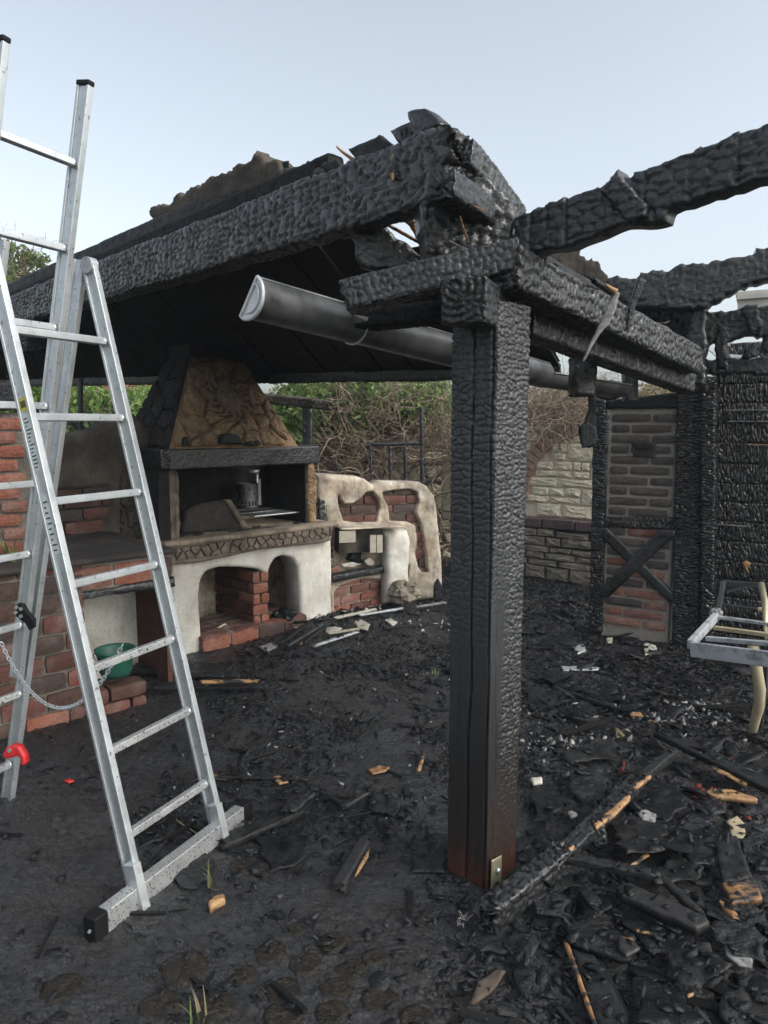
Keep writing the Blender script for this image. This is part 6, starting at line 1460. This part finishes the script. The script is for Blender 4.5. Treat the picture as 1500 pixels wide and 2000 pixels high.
# felt sheets and flakes covering the heap on the right
sheets = [([(1120, 1505), (1165, 1490), (1190, 1520), (1185, 1560), (1140, 1570), (1110, 1540)], 'sheet of black felt below the ash line'),
          ([(1215, 1540), (1270, 1520), (1330, 1530), (1340, 1575), (1300, 1600), (1235, 1590)], 'broad felt flake under the slanting black batten'),
          ([(1190, 1600), (1260, 1585), (1300, 1610), (1290, 1660), (1220, 1665)], 'thick grey black flake below the honey coloured edge'),
          ([(1290, 1660), (1350, 1580), (1400, 1550), (1420, 1570), (1380, 1620), (1320, 1680)], 'long curled felt flake rising to the right'),
          ([(1340, 1640), (1380, 1610), (1420, 1640), (1400, 1680), (1350, 1690)], 'felt flake between the curled flake and the right edge'),
          ([(1250, 1700), (1330, 1672), (1375, 1690), (1370, 1712), (1290, 1722)], 'flat felt flake above the grooved board'),
          ([(1440, 1655), (1500, 1590), (1540, 1600), (1540, 1700), (1480, 1700)], 'large black flake at the right edge of the picture'),
          ([(1210, 1790), (1300, 1800), (1350, 1840), (1330, 1880), (1260, 1850)], 'broad sooty flake below the grooved board'),
          ([(1300, 1860), (1390, 1840), (1420, 1880), (1400, 1930), (1330, 1920)], 'wide blue black flake in the bottom right heap'),
          ([(1390, 1790), (1450, 1800), (1500, 1830), (1500, 1880), (1440, 1860), (1400, 1830)], 'rough flake under the orange brown stick'),
          ([(1240, 1900), (1320, 1930), (1380, 1990), (1340, 2010), (1250, 1990)], 'sooty sheet at the bottom edge right of the wide black board'),
          ([(1400, 1940), (1500, 1900), (1540, 1960), (1500, 2010), (1420, 2010)], 'sheet in the bottom right corner'),
          ([(1040, 1740), (1090, 1720), (1120, 1760), (1100, 1790), (1050, 1780)], 'rough flake right of the post foot below the log'),
          ([(1130, 1740), (1180, 1735), (1195, 1770), (1150, 1790)], 'grey edged flake left of the grooved board'),
          ([(1095, 1470), (1180, 1440), (1240, 1455), (1200, 1480), (1120, 1490)], 'low blistered flake below the white ash line'),
          ([(1120, 1380), (1150, 1368), (1168, 1390), (1150, 1405), (1118, 1400)], 'smooth grey flake in the far right yard'),
          ([(1040, 1540), (1080, 1535), (1100, 1560), (1080, 1600), (1045, 1600)], 'flake close beside the post below the white lump'),
          ([(1420, 1470), (1480, 1450), (1530, 1480), (1500, 1530), (1440, 1510)], 'black flake with the red crumbs on it'),
          ([(360, 1690), (380, 1665), (410, 1662), (418, 1690), (385, 1735), (345, 1730), (345, 1710)], 'curved black slab leaning on the stabiliser bar'),
          ([(500, 1640), (560, 1610), (600, 1630), (590, 1680), (530, 1700)], 'thin smeared black sheet right of the flat board'),
          ([(720, 1560), (760, 1545), (790, 1560), (770, 1590), (730, 1585)], 'dark flake below the speckled bark chip'),
          ([(800, 1670), (872, 1660), (872, 1700), (810, 1700)], 'black grooved flake at the left foot of the post'),
          ([(260, 1620), (310, 1580), (350, 1590), (330, 1630), (280, 1650)], 'smooth wet black patch seen through the ladder'),
          ([(930, 1850), (960, 1835), (1010, 1825), (1040, 1840), (1000, 1860)], 'small black board above the pointed bark piece')]
for i, (pts, lb_) in enumerate(sheets):
    flat('felt_flake', pts, ('slate', 'chipA', 'char_flat')[i % 3], lb_, 'felt flake', th=.006, lift=.015 if i > 17 else random.uniform(.03, .06), tilt=random.uniform(-.25, .25) if i < 18 else 0, jag=.016, amp=.010, res=.008, fs=22)
# many more nameless flakes: real pieces, joined
from mathutils.bvhtree import BVHTree
def heap_tree():
    V = []; F = []; 
    for o in sc.objects:
        if o.type != 'MESH' or o.parent is not None or o.get('kind') or len(o.data.vertices) > 90000: continue
        if o.get('category') in (None, 'wall ornament'): continue
        b = len(V); mw = o.matrix_basis; V += [tuple(mw @ v.co) for v in o.data.vertices]; F += [tuple(b+i for i in p.vertices) for p in o.data.polygons]
    return BVHTree.FromPolygons(V, F)
HEAP = heap_tree()
def top_z(x, y):
    z = gh(x, y); hit = np.zeros(len(x), bool)
    for i in range(len(x)):
        h = HEAP.ray_cast(Vector((x[i], y[i], .45)), Vector((0, 0, -1)))
        if h[0] is not None and h[0].z > z[i]: z[i] = h[0].z; hit[i] = True
    return z, hit
def chips(name, n, sampler, smin, smax, mat, label, cat, seed=0, flatness=.16, tilt=.33, emb=.2, k=6):
    g = np.random.default_rng(seed); XY = sampler(g, n); n = len(XY); s = smin+(smax-smin)*g.random(n)**2.6
    x, y = XY[:, 0], XY[:, 1]; z, hit = top_z(x, y); keep = ~hit | (g.random(n) < .28); x, y, z, s = x[keep], y[keep], z[keep], s[keep]; n = len(x)
    an = np.linspace(0, 2*math.pi, k, endpoint=False)[None, :]+g.random((n, 1))*6; rr_ = .35+.65*g.random((n, k))
    el = .25+.6*g.random((n, 1)); px_ = np.cos(an)*rr_*s[:, None]; py_ = np.sin(an)*rr_*s[:, None]*el; th = s*flatness*(.4+g.random(n))
    rot = g.random(n)*6.28; c, s_ = np.cos(rot)[:, None], np.sin(rot)[:, None]; px_, py_ = px_*c-py_*s_, px_*s_+py_*c
    tx = g.normal(size=n)*tilt; ty = g.normal(size=n)*tilt
    pz_ = px_*tx[:, None]+py_*ty[:, None]; lift = (s*(np.abs(tx)+np.abs(ty))*.45-th*emb)
    base = np.stack([px_+x[:, None], py_+y[:, None], pz_+(z+lift)[:, None]], -1); topv = base.copy(); ctr = base.mean(1, keepdims=True)
    topv = ctr+(topv-ctr)*(.82+.14*g.random((n, k, 1))); topv[..., 2] += th[:, None]*(.7+.6*g.random((n, k)))
    V = np.concatenate([base, topv], 1).reshape(-1, 3); off = (np.arange(n)*2*k)[:, None, None]
    i = np.arange(k); j = (i+1) % k; sides = np.stack([i, j, j+k, i+k], -1)[None]+off; t4 = np.array([[k, k+q, k+q+1, k+min(q+2, k-1)] for q in range(1, k-2, 2)])[None]+off
    F = np.concatenate([sides.reshape(-1, 4), t4.reshape(-1, 4)]); o = mk(name, V, F, M[mat]); tag(o, label, cat, kind='stuff'); return o
def samp(fn, xr=(-3, 4.2), yr=(1.5, 8)):
    def f(g, n):
        out_ = []
        while sum(map(len, out_)) < n:
            x = g.uniform(*xr, n); y = yr[0]+(yr[1]-yr[0])*g.random(n)**1.2
            keep = g.random(n) < fn(x, y); 
            # keep inside view cone plus margin
            keep &= np.abs(x) < y*.62+.5; out_.append(np.stack([x, y], 1)[keep])
        return np.concatenate(out_)[:n]
    return f
def dens(x, y):
    right = 1/(1+np.exp(-(x-.35)*6)); mid = .85*(1/(1+np.exp(-(y-2.6)*4)))*(x > -1.0)+.10; clump = np.clip(fbm(x*2.2, y*2.2, 4, 30)*2.2+.55, .03, 1)
    return np.clip((right*.9+mid)*clump, 0, 1)
chips('charcoal_rubble', 42000, samp(dens), .004, .038, 'chipA', 'black charcoal rubble strewn thickly over the yard', 'charcoal', 1)
chips('charcoal_rubble', 16000, samp(dens), .003, .022, 'chipB', 'grey shiny charcoal flakes strewn over the yard', 'charcoal', 2)
chips('charcoal_crumbs', 30000, samp(lambda x, y: .25+.5*dens(x, y), yr=(1.5, 4.5)), .002, .008, 'chipA', 'fine black crumbs all over the ground', 'charcoal', 3)
flk = samp(lambda x, y: 1/(1+np.exp(-(x-.55)*7)))
chips('large_flakes', 1500, flk, .03, .12, 'slate', 'larger burnt felt flakes on the right side of the yard', 'felt flakes', 4, .06, .22, .0, 11)
chips('large_flakes', 900, flk, .03, .10, 'chipA', 'blackened bark like flakes on the right side of the yard', 'bark flakes', 14, .08, .30, .0, 9)
def char_sticks(n, seed, ml=1, mw_=1):
    g = np.random.default_rng(seed); XY = samp(lambda x, y: dens(x, y)*(y < 5))(g, n); z, hit = top_z(XY[:, 0], XY[:, 1]); m_ = MB()
    for i in range(n):
        if hit[i] or (ml > 1 and (math.hypot(XY[i, 0]-.35, XY[i, 1]-2.25) < .5 or XY[i, 0] < 0)): continue
        L_ = (.03+.13*g.random()**2)*ml; a = g.random()*6.28; tl = g.normal()*.12/ml; d = np.array((math.cos(a), math.sin(a), tl)); c = np.array((XY[i, 0], XY[i, 1], z[i]+.006+abs(tl)*L_*.5)); wd = (.004+.012*g.random())*mw_
        m_.box(c-d*L_/2, c+d*L_/2, wd, wd*(.4+.5*g.random())/mw_**.6, up=(g.normal()*.3, g.normal()*.3, 1))
    tag(m_.build('char_sticks', M['char_flat']), 'short black stick fragments lying all over the heap', 'sticks', kind='stuff')
char_sticks(900, 3)
char_sticks(170, 5, 2.6, 2.2)
chips('ash_flecks', 900, samp(lambda x, y: dens(x, y)*(.3+(np.abs(y-3.6)<.9))), .003, .022, 'ash', 'pale ash flecks scattered between the charcoal', 'ash', 5, .3)
chips('plaster_bits', 130, samp(lambda x, y: 1.0*((np.hypot((x+.0)/1.1, (y-5.75)/.45) < 1) | (np.hypot((x-1.0)/.5, (y-3.6)/.35) < 1))), .008, .035, 'pale_chip', 'pale plaster bits in front of the bench and by the post', 'plaster', 6, .35)
chips('wood_slivers', 60, samp(lambda x, y: .6*dens(x, y)), .006, .024, 'wood_bare', 'tiny orange wood slivers in the black rubble', 'splinters', 7, .3)
chips('red_crumbs', 170, samp(lambda x, y: 1.0*((np.hypot((x-1.62)/.18, (y-3.12)/.12) < 1) | (np.hypot((x-1.35)/.14, (y-2.75)/.14) < 1) | (np.hypot((x-1.08)/.05, (y-3.05)/.05) < 1))), .005, .02, 'redcrumb', 'red melted crumbs beside the chair leg', 'crumbs', 8, .4, emb=-1.6)
chips('ash_heap', 380, samp(lambda x, y: 1.0*((np.hypot((x-1.62)/.35, (y-3.75)/.18) < 1) | (np.hypot((x-.95)/.35, (y-3.35)/.08) < 1))), .008, .03, 'ash', 'whitish ash clumps around the middle of the right yard', 'ash', 9, .5)
# twigs and grass
tuft('weed', GP(408, 1735), 6, .11, ['leaf_dry', 'leaf_light'], 'small pale weed sprouting in front of the stabiliser bar', 'weed', .015, .5, w=.0035)
tuft('weed', GP(388, 1995), 7, .10, ['leaf_dry', 'leaf_dry', 'leaf'], 'tuft of half dead grass at the bottom edge left of centre', 'weed', .02, .8, w=.0035)
tuft('weed', GP(850, 1320), 5, .05, ['leaf_light'], 'tiny green sprig left of the post', 'weed', .03, 1.2, w=.003)
m = MB(); m.tube([GP(322, 1580, .01), GP(350, 1606, .02), GP(385, 1628, .01)], .003, 5); tag(m.build('straw', M['leaf_dry'], None), 'bent straw lying behind the stabiliser bar', 'straw')
m = MB(); q = [GP(x, y, .02) for x, y in ((1100, 1430), (1065, 1460), (1045, 1490), (1060, 1505), (1110, 1508))]; m.tube(q, .0025, 5); tag(m.build('wire', M['steel_dark'], None), 'thin looping wire on the ground right of the post', 'wire')
m = MB()
for k in range(12):
    c = GP(905, 1795, .02)+np.array((random.uniform(-.02, .02), random.uniform(-.02, .02), 0)); m.tube([c, c+np.array((random.uniform(-.03, .03), random.uniform(-.03, .03), random.uniform(0, .03)))], .0012, 4)
tag(m.build('copper_strands', M['pale_chip'], None), 'frayed pinkish strands left of the post foot', 'wire strands')
# ================================================================== THIN BLUISH VOLUME ADDED TO IMITATE LENS GLARE
def glare_veil():
    m = bpy.data.materials.new('glare_veil_volume'); m.use_nodes = True; t = m.node_tree; t.nodes.clear()
    v = t.nodes.new('ShaderNodeVolumePrincipled'); v.inputs['Color'].default_value = (.80, .88, 1.0, 1); v.inputs['Density'].default_value = .0022; v.inputs['Anisotropy'].default_value = .2
    o = t.nodes.new('ShaderNodeOutputMaterial'); t.links.new(v.outputs[0], o.inputs['Volume'])
    b = MB(); b.add([(x, y, z) for z in (-1.2, 6.0) for x, y in ((-45, -12), (45, -12), (45, 45), (-45, 45))], [(0, 3, 2, 1), (4, 5, 6, 7), (0, 1, 5, 4), (1, 2, 6, 5), (2, 3, 7, 6), (3, 0, 4, 7)])
    tag(b.build('glare_veil', m), kind='stuff')
glare_veil()
